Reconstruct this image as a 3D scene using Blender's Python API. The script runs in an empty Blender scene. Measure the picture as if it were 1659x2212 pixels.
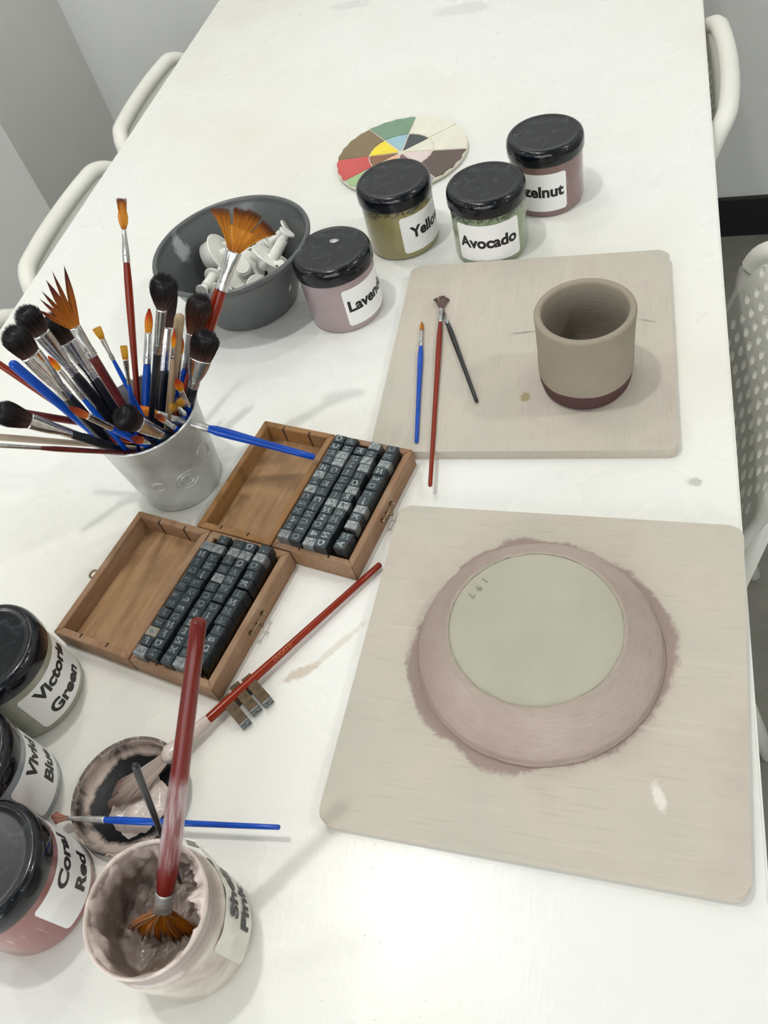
import bpy, bmesh, math, random
from math import sin, cos, pi, radians, sqrt, atan2
from mathutils import Vector, Matrix, noise

# ------------------------------------------------------------------ camera, world, lamps, exposure
SC = bpy.context.scene
COL = SC.collection
cam_d = bpy.data.cameras.new('camera')
cam = bpy.data.objects.new('camera', cam_d); COL.objects.link(cam)
cam.location = (0, 0, .61)
cam.rotation_euler = (0.6555926, 0.2029241, 0.1909208)
cam_d.sensor_fit = 'VERTICAL'; cam_d.sensor_height = 36.0; cam_d.lens = 36.0 * 1784.68 / 2212
cam_d.clip_start = .01; cam_d.clip_end = 30
cam_d.dof.use_dof = True; cam_d.dof.focus_distance = .80; cam_d.dof.aperture_fstop = 20
SC.camera = cam
SC.view_settings.view_transform = 'Standard'; SC.view_settings.look = 'None'
SC.view_settings.gamma = 1.0; SC.view_settings.use_curve_mapping = False
SC.view_settings.exposure = 0.17
W = bpy.data.worlds.new('world'); SC.world = W; W.use_nodes = True
W.node_tree.nodes['Background'].inputs[0].default_value = (.9, .95, 1, 1)
W.node_tree.nodes['Background'].inputs[1].default_value = .3
KEY = 13.6
# ceiling track lamps, with unseen fill lamps added to the sides and behind (x, y, strength, bulb radius), 2 m above the table top
LAMPS = [(-.547, .442, 2.25, .038), (-.76, 1.09, .75, .045), (-.98, 1.72, .45, .05), (-.12, -1.1, .2, .06),
         (1.7, .75, 2.3, .045), (2.2, -.6, .3, .08), (-2.1, .5, .7, .06), (-1.5, -1.2, .5, .08), (.6, -2.3, .6, .08), (-1.0, -2.5, .7, .08), (.75, 1.3, .35, .05)]
for i, (x, y, s, rd) in enumerate(LAMPS):
    l = bpy.data.lights.new('track_or_fill_lamp', 'POINT'); l.energy = KEY * s; l.color = (1, .99, .955); l.shadow_soft_size = rd
    o = bpy.data.objects.new('track_or_fill_lamp', l); COL.objects.link(o); o.location = (x, y, 1.98 if abs(y) < 2 else 1.7)

# unseen soft fill light, added before the wall behind the viewer
wl = bpy.data.lights.new('rear_fill_light', 'AREA'); wl.shape = 'RECTANGLE'; wl.size = 3.6; wl.size_y = 1.7; wl.energy = 56; wl.color = (.96, .98, 1)
wo = bpy.data.objects.new('rear_fill_light', wl); COL.objects.link(wo); wo.location = (-.3, -2.95, .95); wo.rotation_euler = (radians(90), 0, 0)

RND = random.Random(7)

# ------------------------------------------------------------------ materials
def srgb(r, g, b):
    f = lambda c: (c / 255 / 12.92) if c / 255 <= .04045 else ((c / 255 + .055) / 1.055) ** 2.4
    return (f(r), f(g), f(b), 1)

class NT:
    def __init__(s, name):
        s.m = bpy.data.materials.new(name); s.m.use_nodes = True; s.t = s.m.node_tree; s.b = s.t.nodes['Principled BSDF']
    def n(s, typ, **kw):
        nd = s.t.nodes.new(typ)
        for k, v in kw.items():
            if k.startswith('i_'): nd.inputs[int(k[2:])].default_value = v
            else: setattr(nd, k, v)
        return nd
    def l(s, a, b): s.t.links.new(a, b)
    def coord(s, scale=(1, 1, 1), which='Object', rot=(0, 0, 0)):
        c = s.n('ShaderNodeTexCoord'); mp = s.n('ShaderNodeMapping'); mp.inputs[3].default_value = scale; mp.inputs[2].default_value = rot
        s.l(c.outputs[which], mp.inputs[0]); return mp.outputs[0]
    def noise(s, vec, scale=5, detail=3, rough=.55, dist=0):
        nd = s.n('ShaderNodeTexNoise'); nd.inputs['Scale'].default_value = scale; nd.inputs['Detail'].default_value = detail
        nd.inputs['Roughness'].default_value = rough; nd.inputs['Distortion'].default_value = dist
        s.l(vec, nd.inputs['Vector']); return nd.outputs['Fac']
    def ramp(s, fac, stops, interp='LINEAR'):
        nd = s.n('ShaderNodeValToRGB'); nd.color_ramp.interpolation = interp; e = nd.color_ramp.elements
        while len(e) < len(stops): e.new(.5)
        for el, (p, c) in zip(e, stops):
            el.position = p; el.color = c if not isinstance(c, (int, float)) else (c, c, c, 1)
        s.l(fac, nd.inputs[0]); return nd.outputs[0]
    def mix(s, fac, a, b):
        nd = s.n('ShaderNodeMix'); nd.data_type = 'RGBA'
        for inp, v in ((nd.inputs[0], fac), (nd.inputs[6], a), (nd.inputs[7], b)):
            if hasattr(v, 'links'): s.l(v, inp)
            else: inp.default_value = v
        return nd.outputs[2]
    def math(s, op, a, b=0, clamp=False):
        nd = s.n('ShaderNodeMath'); nd.operation = op; nd.use_clamp = clamp
        for inp, v in ((nd.inputs[0], a), (nd.inputs[1], b)):
            if hasattr(v, 'links'): s.l(v, inp)
            else: inp.default_value = v
        return nd.outputs[0]
    def bump(s, h, strength=.3, dist=.001):
        nd = s.n('ShaderNodeBump'); nd.inputs['Strength'].default_value = strength; nd.inputs['Distance'].default_value = dist
        s.l(h, nd.inputs['Height']); s.l(nd.outputs[0], s.b.inputs['Normal'])
    def setc(s, v, rough=.5, metal=0, coat=0, spec=.5):
        if hasattr(v, 'links'): s.l(v, s.b.inputs['Base Color'])
        else: s.b.inputs['Base Color'].default_value = v
        if hasattr(rough, 'links'): s.l(rough, s.b.inputs['Roughness'])
        else: s.b.inputs['Roughness'].default_value = rough
        s.b.inputs['Metallic'].default_value = metal; s.b.inputs['Coat Weight'].default_value = coat
        s.b.inputs['Coat Roughness'].default_value = .08; s.b.inputs['Specular IOR Level'].default_value = spec

def simple(name, c1, c2=None, rough=.5, metal=0, coat=0, scale=40, lo=.35, hi=.65, bump=0, bdist=.0005, stretch=(1, 1, 1), spec=.5):
    N = NT(name)
    if c2 is None: c2 = tuple(min(1, x * 1.12) for x in c1[:3]) + (1,)
    v = N.coord(stretch); f = N.noise(v, scale, 4)
    N.setc(N.ramp(f, [(lo, c1), (hi, c2)]), rough, metal, coat, spec)
    if bump: N.bump(f, bump, bdist)
    return N.m

M = {}
# table paint: white, glossy, faint stains and hairline scuffs
N = NT('table_paint'); v = N.coord()
big = N.noise(v, 2.2, 2, .5); mid = N.noise(v, 9, 3, .5); fine = N.noise(v, 160, 3)
base = N.ramp(big, [(.36, srgb(238, 240, 238)), (.52, srgb(238, 238, 233)), (.68, srgb(233, 230, 222))])
st = N.ramp(mid, [(.5, 0.0), (.9, .14)])
base = N.mix(st, base, srgb(214, 205, 190))
sp = N.ramp(N.noise(v, 420, 1), [(.755, 0.0), (.79, .6)]); sp2 = N.ramp(N.noise(v, 6, 2), [(.5, 0.0), (.6, 1.0)])
base = N.mix(N.math('MULTIPLY', sp, sp2), base, srgb(120, 118, 112))
def spot(N, v, base, cx, cy, rx, ry, col, amt, nscale=60, rot=0):
    mp = N.n('ShaderNodeMapping'); mp.vector_type = 'TEXTURE'; mp.inputs[1].default_value = (cx, cy, 0); mp.inputs[3].default_value = (rx, ry, 1); mp.inputs[2].default_value = (0, 0, rot)
    N.l(v, mp.inputs[0]); sx = N.n('ShaderNodeSeparateXYZ'); N.l(mp.outputs[0], sx.inputs[0])
    d = N.math('SQRT', N.math('ADD', N.math('MULTIPLY', sx.outputs[0], sx.outputs[0]), N.math('MULTIPLY', sx.outputs[1], sx.outputs[1])))
    d = N.math('ADD', d, N.math('MULTIPLY', N.math('SUBTRACT', N.noise(v, nscale, 4, .7), .5), 1.6))
    f = N.ramp(d, [(.55, amt), (1.0, 0.0)])
    return N.mix(f, base, col)
base = spot(N, v, base, -.50, 1.60, .05, .02, srgb(200, 200, 198), .4, 14)
base = spot(N, v, base, -.28, 1.515, .06, .025, srgb(205, 205, 203), .4, 14)
base = spot(N, v, base, -.255, .275, .02, .006, srgb(190, 172, 150), .7, 200, .6)
base = spot(N, v, base, -.23, .30, .045, .004, srgb(200, 188, 168), .5, 150, .9)
base = spot(N, v, base, .065, .49, .008, .006, srgb(160, 158, 150), .6, 300)
N.setc(base, N.ramp(mid, [(.3, .24), (.7, .32)]), 0, .06, .35)
h = N.math('ADD', N.math('MULTIPLY', N.noise(N.coord((1, 1, 1)), 28, 4, .6), 1.0), N.math('MULTIPLY', N.noise(N.coord((120, 12, 1)), 3, 3), .25))
N.bump(h, .35, .0012); M['table'] = N.m

# whitewashed plywood boards (grain along local y or x)
def board_mat(name, along, smear=None, marks=()):
    N = NT(name); v = N.coord()
    st = (1, .06, 1) if along == 'y' else (.06, 1, 1)
    gv = N.coord(st); grain = N.noise(gv, 420, 4, .6, .3); g2 = N.noise(gv, 90, 3)
    big = N.noise(v, 9, 4, .6)
    base = N.ramp(big, [(.35, srgb(190, 186, 174)), (.55, srgb(198, 190, 178)), (.7, srgb(190, 180, 170))])
    base = N.mix(N.ramp(grain, [(.33, .35), (.43, 0.0)]), base, srgb(172, 165, 150))
    base = N.mix(N.ramp(g2, [(.60, 0.0), (.72, .35)]), base, srgb(210, 204, 194))
    if smear:
        cx, cy, r0, r1 = smear
        sx = N.n('ShaderNodeSeparateXYZ'); N.l(v, sx.inputs[0])
        dx = N.math('SUBTRACT', sx.outputs[0], cx); dy = N.math('SUBTRACT', sx.outputs[1], cy)
        d = N.math('SQRT', N.math('ADD', N.math('MULTIPLY', dx, dx), N.math('MULTIPLY', dy, dy)))
        n1 = N.noise(v, 9, 4, .6, .2); n2 = N.noise(v, 110, 5, .75, 1.2)
        e = N.math('ADD', d, N.math('ADD', N.math('MULTIPLY', N.math('SUBTRACT', n1, .5), .052), N.math('MULTIPLY', N.math('SUBTRACT', n2, .5), .012)))
        base = N.mix(N.ramp(e, [(r0, .8), (r1, 0.0)]), base, srgb(146, 124, 117))
    for (cx, cy, rx, ry, c, a, rot) in marks: base = spot(N, v, base, cx, cy, rx, ry, c, a, 220, rot)
    N.setc(base, .75, 0, 0, .3)
    N.bump(N.math('ADD', grain, g2), .25, .0006)
    return N.m

def wood_mat(name, a, b, c, scale=60):
    N = NT(name); gv = N.coord((1, .08, 1)); g = N.noise(gv, scale * 3, 5, .6, .5); v = N.coord(); big = N.noise(v, 22, 4, .6)
    base = N.mix(N.ramp(g, [(.35, 0.0), (.65, 1.0)]), a, b)
    base = N.mix(N.ramp(big, [(.45, 0.0), (.72, .6)]), base, c)
    base = N.mix(N.ramp(N.noise(v, 420, 2), [(.72, 0.0), (.76, .5)]), base, srgb(225, 215, 200))
    N.setc(base, .55, 0, 0, .4); N.bump(g, .25, .0004); return N.m
M['boxwood'] = wood_mat('stained_wood', srgb(130, 96, 66), srgb(152, 116, 84), srgb(170, 144, 122))
M['boxwood_warm'] = wood_mat('stained_wood_warm', srgb(138, 98, 54), srgb(156, 114, 68), srgb(150, 120, 92))
M['boxfloor'] = wood_mat('thin_plywood', srgb(146, 112, 76), srgb(174, 138, 100), srgb(124, 94, 66), 40)
M['darkslot'] = simple('dark_kerf', srgb(40, 22, 14), rough=.8)
M['brass'] = simple('aged_brass', srgb(110, 92, 70), srgb(170, 150, 125), .35, 1)

def jar_mat(name, col, smear=None):
    N = NT(name); v = N.coord(); big = N.noise(v, 30, 4, .6)
    base = N.mix(N.ramp(big, [(.4, 0.0), (.7, .5)]), col, tuple(min(1, x * 1.25 + .01) for x in col[:3]) + (1,))
    sc = N.noise(N.coord((6, 6, .6)), 60, 3); base = N.mix(N.ramp(sc, [(.68, 0.0), (.73, .35)]), base, srgb(225, 215, 210))
    if smear:
        sx = N.n('ShaderNodeSeparateXYZ'); N.l(v, sx.inputs[0])
        top = N.ramp(N.math('ADD', N.math('MULTIPLY', sx.outputs[2], 14.2), N.math('MULTIPLY', N.math('SUBTRACT', N.noise(v, 45, 4), .5), .45)), [(.78, 0.0), (.86, 1.0)])
        pat = N.ramp(N.noise(v, 140, 4, .7, 1), [(.45, 0.0), (.5, .85)])
        base = N.mix(N.math('MULTIPLY', top, pat), base, smear)
    N.setc(base, .22, 0, .6); N.bump(big, .1, .0005); return N.m

N = NT('black_lid_plastic'); v = N.coord(); f = N.ramp(N.noise(v, 55, 6, .75, 1.2), [(.5, 0.0), (.75, .30)])
sx = N.n('ShaderNodeSeparateXYZ'); N.l(v, sx.inputs[0]); topm = N.ramp(sx.outputs[2], [(.0835, 0.0), (.0858, 1.0)])
base = N.mix(N.math('MULTIPLY', f, topm), srgb(9, 13, 20), srgb(110, 118, 126))
spk = N.ramp(N.noise(v, 330, 2), [(.735, 0.0), (.75, .9)]); base = N.mix(spk, base, srgb(170, 170, 165))
N.setc(base, N.mix(topm, (.12, .12, .12, 1), (.28, .28, .28, 1)), 0, .15, .38); N.bump(N.noise(v, 90, 4), .12, .0005); M['lid'] = N.m

M['label'] = simple('white_paper_label', srgb(238, 238, 237), srgb(243, 243, 242), .42, coat=.15, scale=20)
M['dryspot'] = simple('dried_white_paint', srgb(110, 112, 116), srgb(200, 200, 200), .5, scale=260, lo=.4, hi=.55)
M['ink'] = simple('black_print', srgb(14, 14, 16), srgb(20, 20, 22), .45)
M['ink_blue'] = simple('blue_ink', srgb(70, 70, 140), rough=.5)
M['galv'] = simple('galvanised_steel', srgb(132, 136, 136), srgb(172, 175, 174), .38, .75, scale=28, bump=.15)
M['greyplastic'] = simple('grey_plastic', srgb(78, 82, 82), srgb(90, 94, 94), .32, coat=.2, scale=14)
N = NT('grey_plastic_splashed'); v = N.coord(); f = N.noise(v, 18, 3)
base = N.ramp(f, [(.3, srgb(76, 80, 80)), (.7, srgb(90, 94, 94))]); base = N.mix(N.ramp(N.noise(v, 95, 4, .65, .5), [(.70, 0.0), (.75, .6)]), base, srgb(190, 192, 192))
base = spot(N, v, base, -.080, .022, .008, .013, srgb(190, 195, 198), .6, 70)
N.setc(base, .33, 0, .2); M['greybowl'] = N.m
M['whiteplastic'] = simple('white_plastic', srgb(232, 232, 226), srgb(238, 238, 232), .35)
M['chair'] = simple('white_chair_plastic', srgb(226, 225, 216), srgb(232, 231, 224), .4, scale=8)
M['silver'] = simple('nickel_ferrule', srgb(200, 200, 200), srgb(228, 228, 228), .16, 1, scale=220, bump=.12, bdist=.0004)
M['silver_dull'] = simple('worn_ferrule', srgb(170, 172, 174), srgb(215, 212, 206), .4, .7, scale=150)
M['blue'] = simple('blue_lacquer', srgb(4, 66, 168), srgb(8, 80, 188), .25, coat=.1, scale=30, spec=.35)
M['red'] = simple('red_brown_lacquer', srgb(118, 26, 4), srgb(144, 42, 8), .22, coat=.1, scale=60, stretch=(1, 1, .1), spec=.35)
M['maroon'] = simple('maroon_lacquer', srgb(84, 20, 16), srgb(104, 30, 22), .25, coat=.3, scale=60)
M['black'] = simple('black_lacquer', srgb(12, 16, 20), srgb(28, 34, 40), .28, coat=.2, scale=90)
M['wood'] = simple('bare_wood', srgb(150, 128, 100), srgb(178, 156, 126), .5, scale=120, stretch=(1, 1, .1))
M['natural'] = simple('pale_dowel', srgb(176, 158, 140), srgb(200, 184, 166), .55, scale=120, stretch=(1, 1, .1))
N = NT('glaze_streaked_red_lacquer'); v = N.coord((1, 1, .12)); base = N.mix(N.ramp(N.noise(v, 60, 3), [(.4, 0.0), (.7, 1.0)]), srgb(98, 16, 8), srgb(122, 28, 12))
v2 = N.coord(); sx = N.n('ShaderNodeSeparateXYZ'); N.l(v2, sx.inputs[0])
band = N.ramp(N.math('ADD', sx.outputs[2], N.math('MULTIPLY', N.math('SUBTRACT', N.noise(v2, 60, 3), .5), .02)), [(.105, 0.0), (.115, 1.0), (.155, 1.0), (.185, 0.0)])
base = N.mix(N.math('MULTIPLY', band, N.ramp(N.noise(N.coord((3, 3, .3)), 90, 3), [(.38, .85), (.6, .15)])), base, srgb(190, 175, 178))
N.setc(base, .3, 0, .1, .35); M['red_streaked'] = N.m
N = NT('bristle_hair'); at = N.n('ShaderNodeAttribute', attribute_name='Col'); N.setc(at.outputs['Color'], .42, 0, 0, .4); M['bristle'] = N.m
M['pinkglaze'] = simple('shell_pink_glaze', srgb(186, 170, 162), srgb(206, 192, 184), .3, coat=.35, scale=70, bump=.5, bdist=.002)
M['coralglaze'] = simple('coral_glaze', srgb(180, 135, 120), srgb(206, 168, 152), .35, coat=.3, scale=120, bump=.5, bdist=.001)
M['mauveclay'] = simple('mauve_slip', srgb(100, 78, 74), srgb(122, 98, 92), .7, scale=200, bump=.3)
M['stamp_top'] = simple('lead_type_face', srgb(44, 52, 57), srgb(66, 75, 80), .38, .55, scale=160, bump=.2)
M['stamp_worn'] = simple('lead_type_face_worn', srgb(84, 92, 95), srgb(140, 146, 146), .4, .5, scale=200, bump=.3)
M['stamp_tan'] = simple('type_face_tan', srgb(118, 112, 98), srgb(140, 134, 120), .5, .2, scale=200)
M['stamp_side'] = simple('lead_type_side', srgb(66, 52, 36), srgb(92, 74, 52), .5, .5, scale=160)
M['glyph'] = simple('raised_type', srgb(74, 84, 88), srgb(120, 130, 133), .35, .6, scale=260)
M['glyph_bright'] = simple('raised_type_bright', srgb(96, 104, 107), srgb(158, 165, 166), .35, .6, scale=260)

# ------------------------------------------------------------------ mesh helpers
def link(name, me, mats, parent=None, smooth=True):
    if not isinstance(mats, (list, tuple)): mats = [mats]
    for m in mats: me.materials.append(m)
    if smooth: me.polygons.foreach_set('use_smooth', [True] * len(me.polygons))
    o = bpy.data.objects.new(name, me); COL.objects.link(o)
    if parent: o.parent = parent
    return o
def from_bm(name, bm, mats, parent=None, smooth=True, sharp=None):
    me = bpy.data.meshes.new(name); bmesh.ops.recalc_face_normals(bm, faces=bm.faces); bm.to_mesh(me); bm.free()
    o = link(name, me, mats, parent, smooth)
    if sharp: 
        me.set_sharp_from_angle(angle=radians(sharp))
    return o
def tag(o, label=None, cat=None, group=None, kind=None):
    if label: o['label'] = label
    if cat: o['category'] = cat
    if group: o['group'] = group
    if kind: o['kind'] = kind
    return o
def thing(name, label, cat, loc=(0, 0, 0), rotz=0, group=None, mat=None):
    o = bpy.data.objects.new(name, None); COL.objects.link(o); o.empty_display_size = .02
    if mat is not None: o.matrix_world = mat
    else: o.location = loc; o.rotation_euler = (0, 0, rotz)
    return tag(o, label, cat, group)
def bm_box(bm, x0, x1, y0, y1, z0, z1, mi=0):
    v = [bm.verts.new((x, y, z)) for z in (z0, z1) for x, y in ((x0, y0), (x1, y0), (x1, y1), (x0, y1))]
    for f in ((3, 2, 1, 0), (4, 5, 6, 7), (0, 1, 5, 4), (1, 2, 6, 5), (2, 3, 7, 6), (3, 0, 4, 7)):
        fc = bm.faces.new([v[i] for i in f]); fc.material_index = mi
    return v
def bevel_all(bm, w, seg=2):
    bmesh.ops.bevel(bm, geom=list(bm.edges), offset=w, segments=seg, profile=.6, affect='EDGES', clamp_overlap=True)
def bm_lathe(bm, prof, seg=64, jit=None, mi=0, cx=0, cy=0):
    rings = []
    for i, (r, z) in enumerate(prof):
        if r < 1e-6: rings.append([bm.verts.new((cx, cy, z))]); continue
        ring = []
        for k in range(seg):
            a = 2 * pi * k / seg; rr, zz = (r, z) if jit is None else jit(r, z, a, i)
            ring.append(bm.verts.new((cx + rr * cos(a), cy + rr * sin(a), zz)))
        rings.append(ring)
    for A, B in zip(rings, rings[1:]):
        for k in range(seg):
            k2 = (k + 1) % seg
            if len(A) == 1 and len(B) == 1: break
            if len(A) == 1: f = bm.faces.new((A[0], B[k], B[k2]))
            elif len(B) == 1: f = bm.faces.new((A[k], A[k2], B[0]))
            else: f = bm.faces.new((A[k], A[k2], B[k2], B[k]))
            f.material_index = mi
    return rings
def bm_tube(bm, pts, rad, seg=10, caps=True, close=False):
    pts = [Vector(p) for p in pts]; n = len(pts); rings = []
    up = Vector((0, 0, 1))
    for i, p in enumerate(pts):
        a = pts[i - 1] if (i > 0 or close) else pts[i]; b = pts[(i + 1) % n] if (i < n - 1 or close) else pts[i]
        t = (b - a).normalized(); u = up if abs(t.dot(up)) < .95 else Vector((0, 1, 0))
        x = t.cross(u).normalized(); y = t.cross(x).normalized(); r = rad[i] if isinstance(rad, (list, tuple)) else rad
        rings.append([bm.verts.new(p + x * (r * cos(2 * pi * k / seg)) + y * (r * sin(2 * pi * k / seg))) for k in range(seg)])
    pairs = list(zip(rings, rings[1:])) + ([(rings[-1], rings[0])] if close else [])
    for A, B in pairs:
        for k in range(seg): bm.faces.new((A[k], A[(k + 1) % seg], B[(k + 1) % seg], B[k]))
    if caps and not close:
        bm.faces.new(rings[0]); bm.faces.new(rings[-1][::-1])
def arc(cx, cz, r, a0, a1, n):
    return [(cx + r * cos(radians(a0 + (a1 - a0) * i / n)), cz + r * sin(radians(a0 + (a1 - a0) * i / n))) for i in range(n + 1)]
def rrect(w, h, r, n=6):
    out = []
    for sx, sy, a in ((1, 1, 0), (-1, 1, 90), (-1, -1, 180), (1, -1, 270)):
        for i in range(n + 1):
            t = radians(a + 90 * i / n); out.append((sx * (w - r) + r * cos(t), sy * (h - r) + r * sin(t)))
    return out
def text_mesh(s, size, bold=0.0, extrude=.0002, align='CENTER', bevel=0):
    c = bpy.data.curves.new('txt', 'FONT'); c.body = s; c.size = size; c.offset = bold; c.extrude = extrude; c.align_x = align; c.align_y = 'CENTER'; c.resolution_u = 4
    c.bevel_depth = bevel; c.bevel_resolution = 1
    o = bpy.data.objects.new('txt', c); COL.objects.link(o)
    dg = bpy.context.evaluated_depsgraph_get(); me = bpy.data.meshes.new_from_object(o.evaluated_get(dg))
    bpy.data.objects.remove(o); bpy.data.curves.remove(c); me.materials.clear(); return me

# ------------------------------------------------------------------ the setting
def slab(name, x0, x1, y0, y1, z0, z1, mat, parent=None):
    bm = bmesh.new(); bm_box(bm, x0, x1, y0, y1, z0, z1); o = from_bm(name, bm, mat, parent, smooth=False)
    if not parent: o['kind'] = 'structure'
    return o
N = NT('concrete_floor'); v = N.coord(); b_ = N.ramp(N.noise(v, 7, 6, .7), [(.35, srgb(112, 111, 102)), (.65, srgb(134, 132, 122))])
b_ = N.mix(N.ramp(N.noise(v, 14, 2), [(.68, 0.0), (.7, .5)]), b_, srgb(165, 163, 155)); N.setc(b_, .6); N.bump(N.noise(v, 200, 3), .2, .001); M['concrete'] = N.m
M['wall'] = simple('grey_wall_paint', srgb(208, 211, 208), srgb(212, 214, 211), .6, scale=6, bump=.05)
M['wall_warm'] = simple('grey_wall_paint_column', srgb(198, 198, 195), srgb(203, 202, 198), .6, scale=6, bump=.05)
M['ceil'] = simple('ceiling_paint', srgb(128, 128, 126), rough=.8)
M['blackbase'] = simple('black_skirting', srgb(14, 15, 17), srgb(20, 21, 23), .4)
FZ = -.73
slab('floor', -2.6, 2.8, -3.0, 2.1, FZ - .05, FZ, M['concrete'])
slab('ceiling', -2.6, 2.8, -3.0, 2.1, 2.1, 2.15, M['ceil'])
slab('wall_back', -1.263, 2.8, 1.865, 1.99, FZ, 2.1, M['wall'])
slab('wall_column', -2.6, -1.263, 1.479, 1.99, FZ, 2.1, M['wall_warm'])
slab('wall_left', -2.7, -2.6, -3.0, 1.99, FZ, 2.1, M['wall'])
slab('wall_right', 2.8, 2.9, -3.0, 1.99, FZ, 2.1, M['wall'])
slab('wall_front', -2.7, 2.9, -3.1, -3.0, FZ, 2.1, M['wall'])
slab('baseboard_back', -1.262, 2.79, 1.85, 1.864, FZ, FZ + .10, M['blackbase'])
slab('baseboard_column', -2.58, -1.262, 1.464, 1.478, FZ, FZ + .10, M['blackbase'])

wn = bpy.data.objects.new('fill_light_frame', None); COL.objects.link(wn); wn.location = (-.3, -2.985, .95); wn['kind'] = 'structure'  # unseen frame, added around the rear fill light
for nm, x0, x1, z0, z1 in (('fill_frame_bar', -1.88, 1.88, .85, .92), ('fill_frame_bar', -1.88, 1.88, -.92, -.85), ('fill_frame_bar', -1.88, -1.81, -.85, .85), ('fill_frame_bar', 1.81, 1.88, -.85, .85), ('fill_frame_post', -.02, .02, -.85, .85)):
    slab(nm, x0, x1, -.015, .02, z0, z1, M['chair'], wn)

# table
tb = thing('work_table', 'long white painted work table carrying all the pottery tools', 'table', (-.352, .72, FZ))
bm = bmesh.new(); bm_box(bm, -.4535, .4535, -1.25, 1.06, .73 - .032, .73)
bmesh.ops.bevel(bm, geom=[e for e in bm.edges], offset=.002, segments=2, affect='EDGES')
top = from_bm('table_top', bm, M['table'], tb, smooth=False)
# shift the texture origin: object coords must match world coords used for the stains
for vv in top.data.vertices: vv.co += Vector((-.352, .72, -.73))
top.location = (.352, -.72, .73)
for sx in (-1, 1):
    for y in (-1.15, .96):
        bm = bmesh.new(); bm_box(bm, sx * .40 - .025, sx * .40 + .025, y - .025, y + .025, 0, .6975); bevel_all(bm, .003, 1)
        from_bm('leg', bm, M['chair'], tb, smooth=False)

# chairs
def make_chair():
    root = thing('perforated_chair', '', 'chair')
    W2, H = .174, .30
    cu = bpy.data.curves.new('c', 'CURVE'); cu.dimensions = '2D'; cu.fill_mode = 'BOTH'; cu.extrude = .004
    def poly(pts):
        s = cu.splines.new('POLY'); s.points.add(len(pts) - 1); s.use_cyclic_u = True
        for p, q in zip(s.points, pts): p.co = (q[0], q[1], 0, 1)
    poly([(x, y - H / 2) for x, y in rrect(W2, H / 2, .06, 8)])
    px, py = .0235, .0205
    for r in range(11):
        for c in range(-7, 8):
            x = (c + (.5 if r % 2 else 0)) * px; y = -.034 - r * py
            if abs(x) > W2 - .028: continue
            if y < -H + .03: continue
            poly([(x + .0068 * cos(2 * pi * k / 10), y + .0068 * sin(2 * pi * k / 10)) for k in range(10)][::-1])
    o = bpy.data.objects.new('c', cu); COL.objects.link(o); dg = bpy.context.evaluated_depsgraph_get()
    me = bpy.data.meshes.new_from_object(o.evaluated_get(dg)); bpy.data.objects.remove(o); me.materials.clear()
    bm = bmesh.new(); bm.from_mesh(me); bpy.data.meshes.remove(me)
    for k in range(-9, 10): bmesh.ops.bisect_plane(bm, geom=bm.verts[:] + bm.edges[:] + bm.faces[:], plane_co=(k * .0185, 0, 0), plane_no=(1, 0, 0))
    for k in range(1, 10): bmesh.ops.bisect_plane(bm, geom=bm.verts[:] + bm.edges[:] + bm.faces[:], plane_co=(0, -k * .03, 0), plane_no=(0, 1, 0))
    bmesh.ops.remove_doubles(bm, verts=bm.verts, dist=.0003)
    def shape(u, v, w):   # u along y, v downward from top (<=0), w thickness
        x = .016 * (u / W2) ** 2 + (-v) * .27 + w
        roll = max(0, 1 + v / .03) if v > -.03 else 0
        return Vector((x - .006 * roll * roll, u, .712 + v * .94))
    for vt in bm.verts: vt.co = shape(vt.co.x, vt.co.y, vt.co.z)
    back = from_bm('backrest', bm, M['chair'], root, True, 35)
    bm = bmesh.new(); out = [(x, y - H / 2) for x, y in rrect(W2, H / 2, .06, 10)]
    dense = []
    for a, b in zip(out, out[1:] + out[:1]):
        n = max(1, int(sqrt((a[0] - b[0]) ** 2 + (a[1] - b[1]) ** 2) / .03))
        for i in range(n): dense.append((a[0] + (b[0] - a[0]) * i / n, a[1] + (b[1] - a[1]) * i / n))
    P = [shape(u, v, 0) for u, v in dense]
    bm_tube(bm, P, [.0135 if v > -.07 else .007 for u, v in dense], 10, close=True); from_bm('rolled_rim', bm, M['chair'], back)
    # seat
    bm = bmesh.new(); nx, ny = 12, 12; g = []
    for i in range(nx + 1):
        row = []
        for j in range(ny + 1):
            u = i / nx; w = (j / ny - .5) * 2; xx = .06 + .38 * u; yy = w * (.165 - .01 * u)
            zz = .45 - .02 * (1 - w * w) * sin(pi * min(1, u * 1.1)) - .02 * max(0, u - .85) / .15 * 1.0
            row.append(bm.verts.new((xx, yy, zz)))
        g.append(row)
    for i in range(nx):
        for j in range(ny): bm.faces.new((g[i][j], g[i + 1][j], g[i + 1][j + 1], g[i][j + 1]))
    bmesh.ops.solidify(bm, geom=bm.faces[:], thickness=.012); from_bm('seat', bm, M['chair'], root)
    for sy in (-1, 1):
        bm = bmesh.new(); bm_tube(bm, [(.03, sy * .155, .60), (.045, sy * .155, .44), (.0, sy * .16, .2), (-.06, sy * .165, .002)], .011, 10); from_bm('leg', bm, M['chair'], root)
        bm = bmesh.new(); bm_tube(bm, [(.30, sy * .15, .43), (.40, sy * .155, .2), (.44, sy * .16, .002)], .011, 10); from_bm('leg', bm, M['chair'], root)
    return root
def dup(root, loc, rotz, label):
    r = root.copy(); COL.objects.link(r); r.location = loc; r.rotation_euler = (0, 0, rotz); r['label'] = label
    for ch in list(root.children):
        c = ch.copy(); COL.objects.link(c); c.parent = r
        for g in ch.children: d = g.copy(); COL.objects.link(d); d.parent = c
    return r
ch = make_chair(); ch['group'] = 'white perforated chairs around the table'
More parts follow.
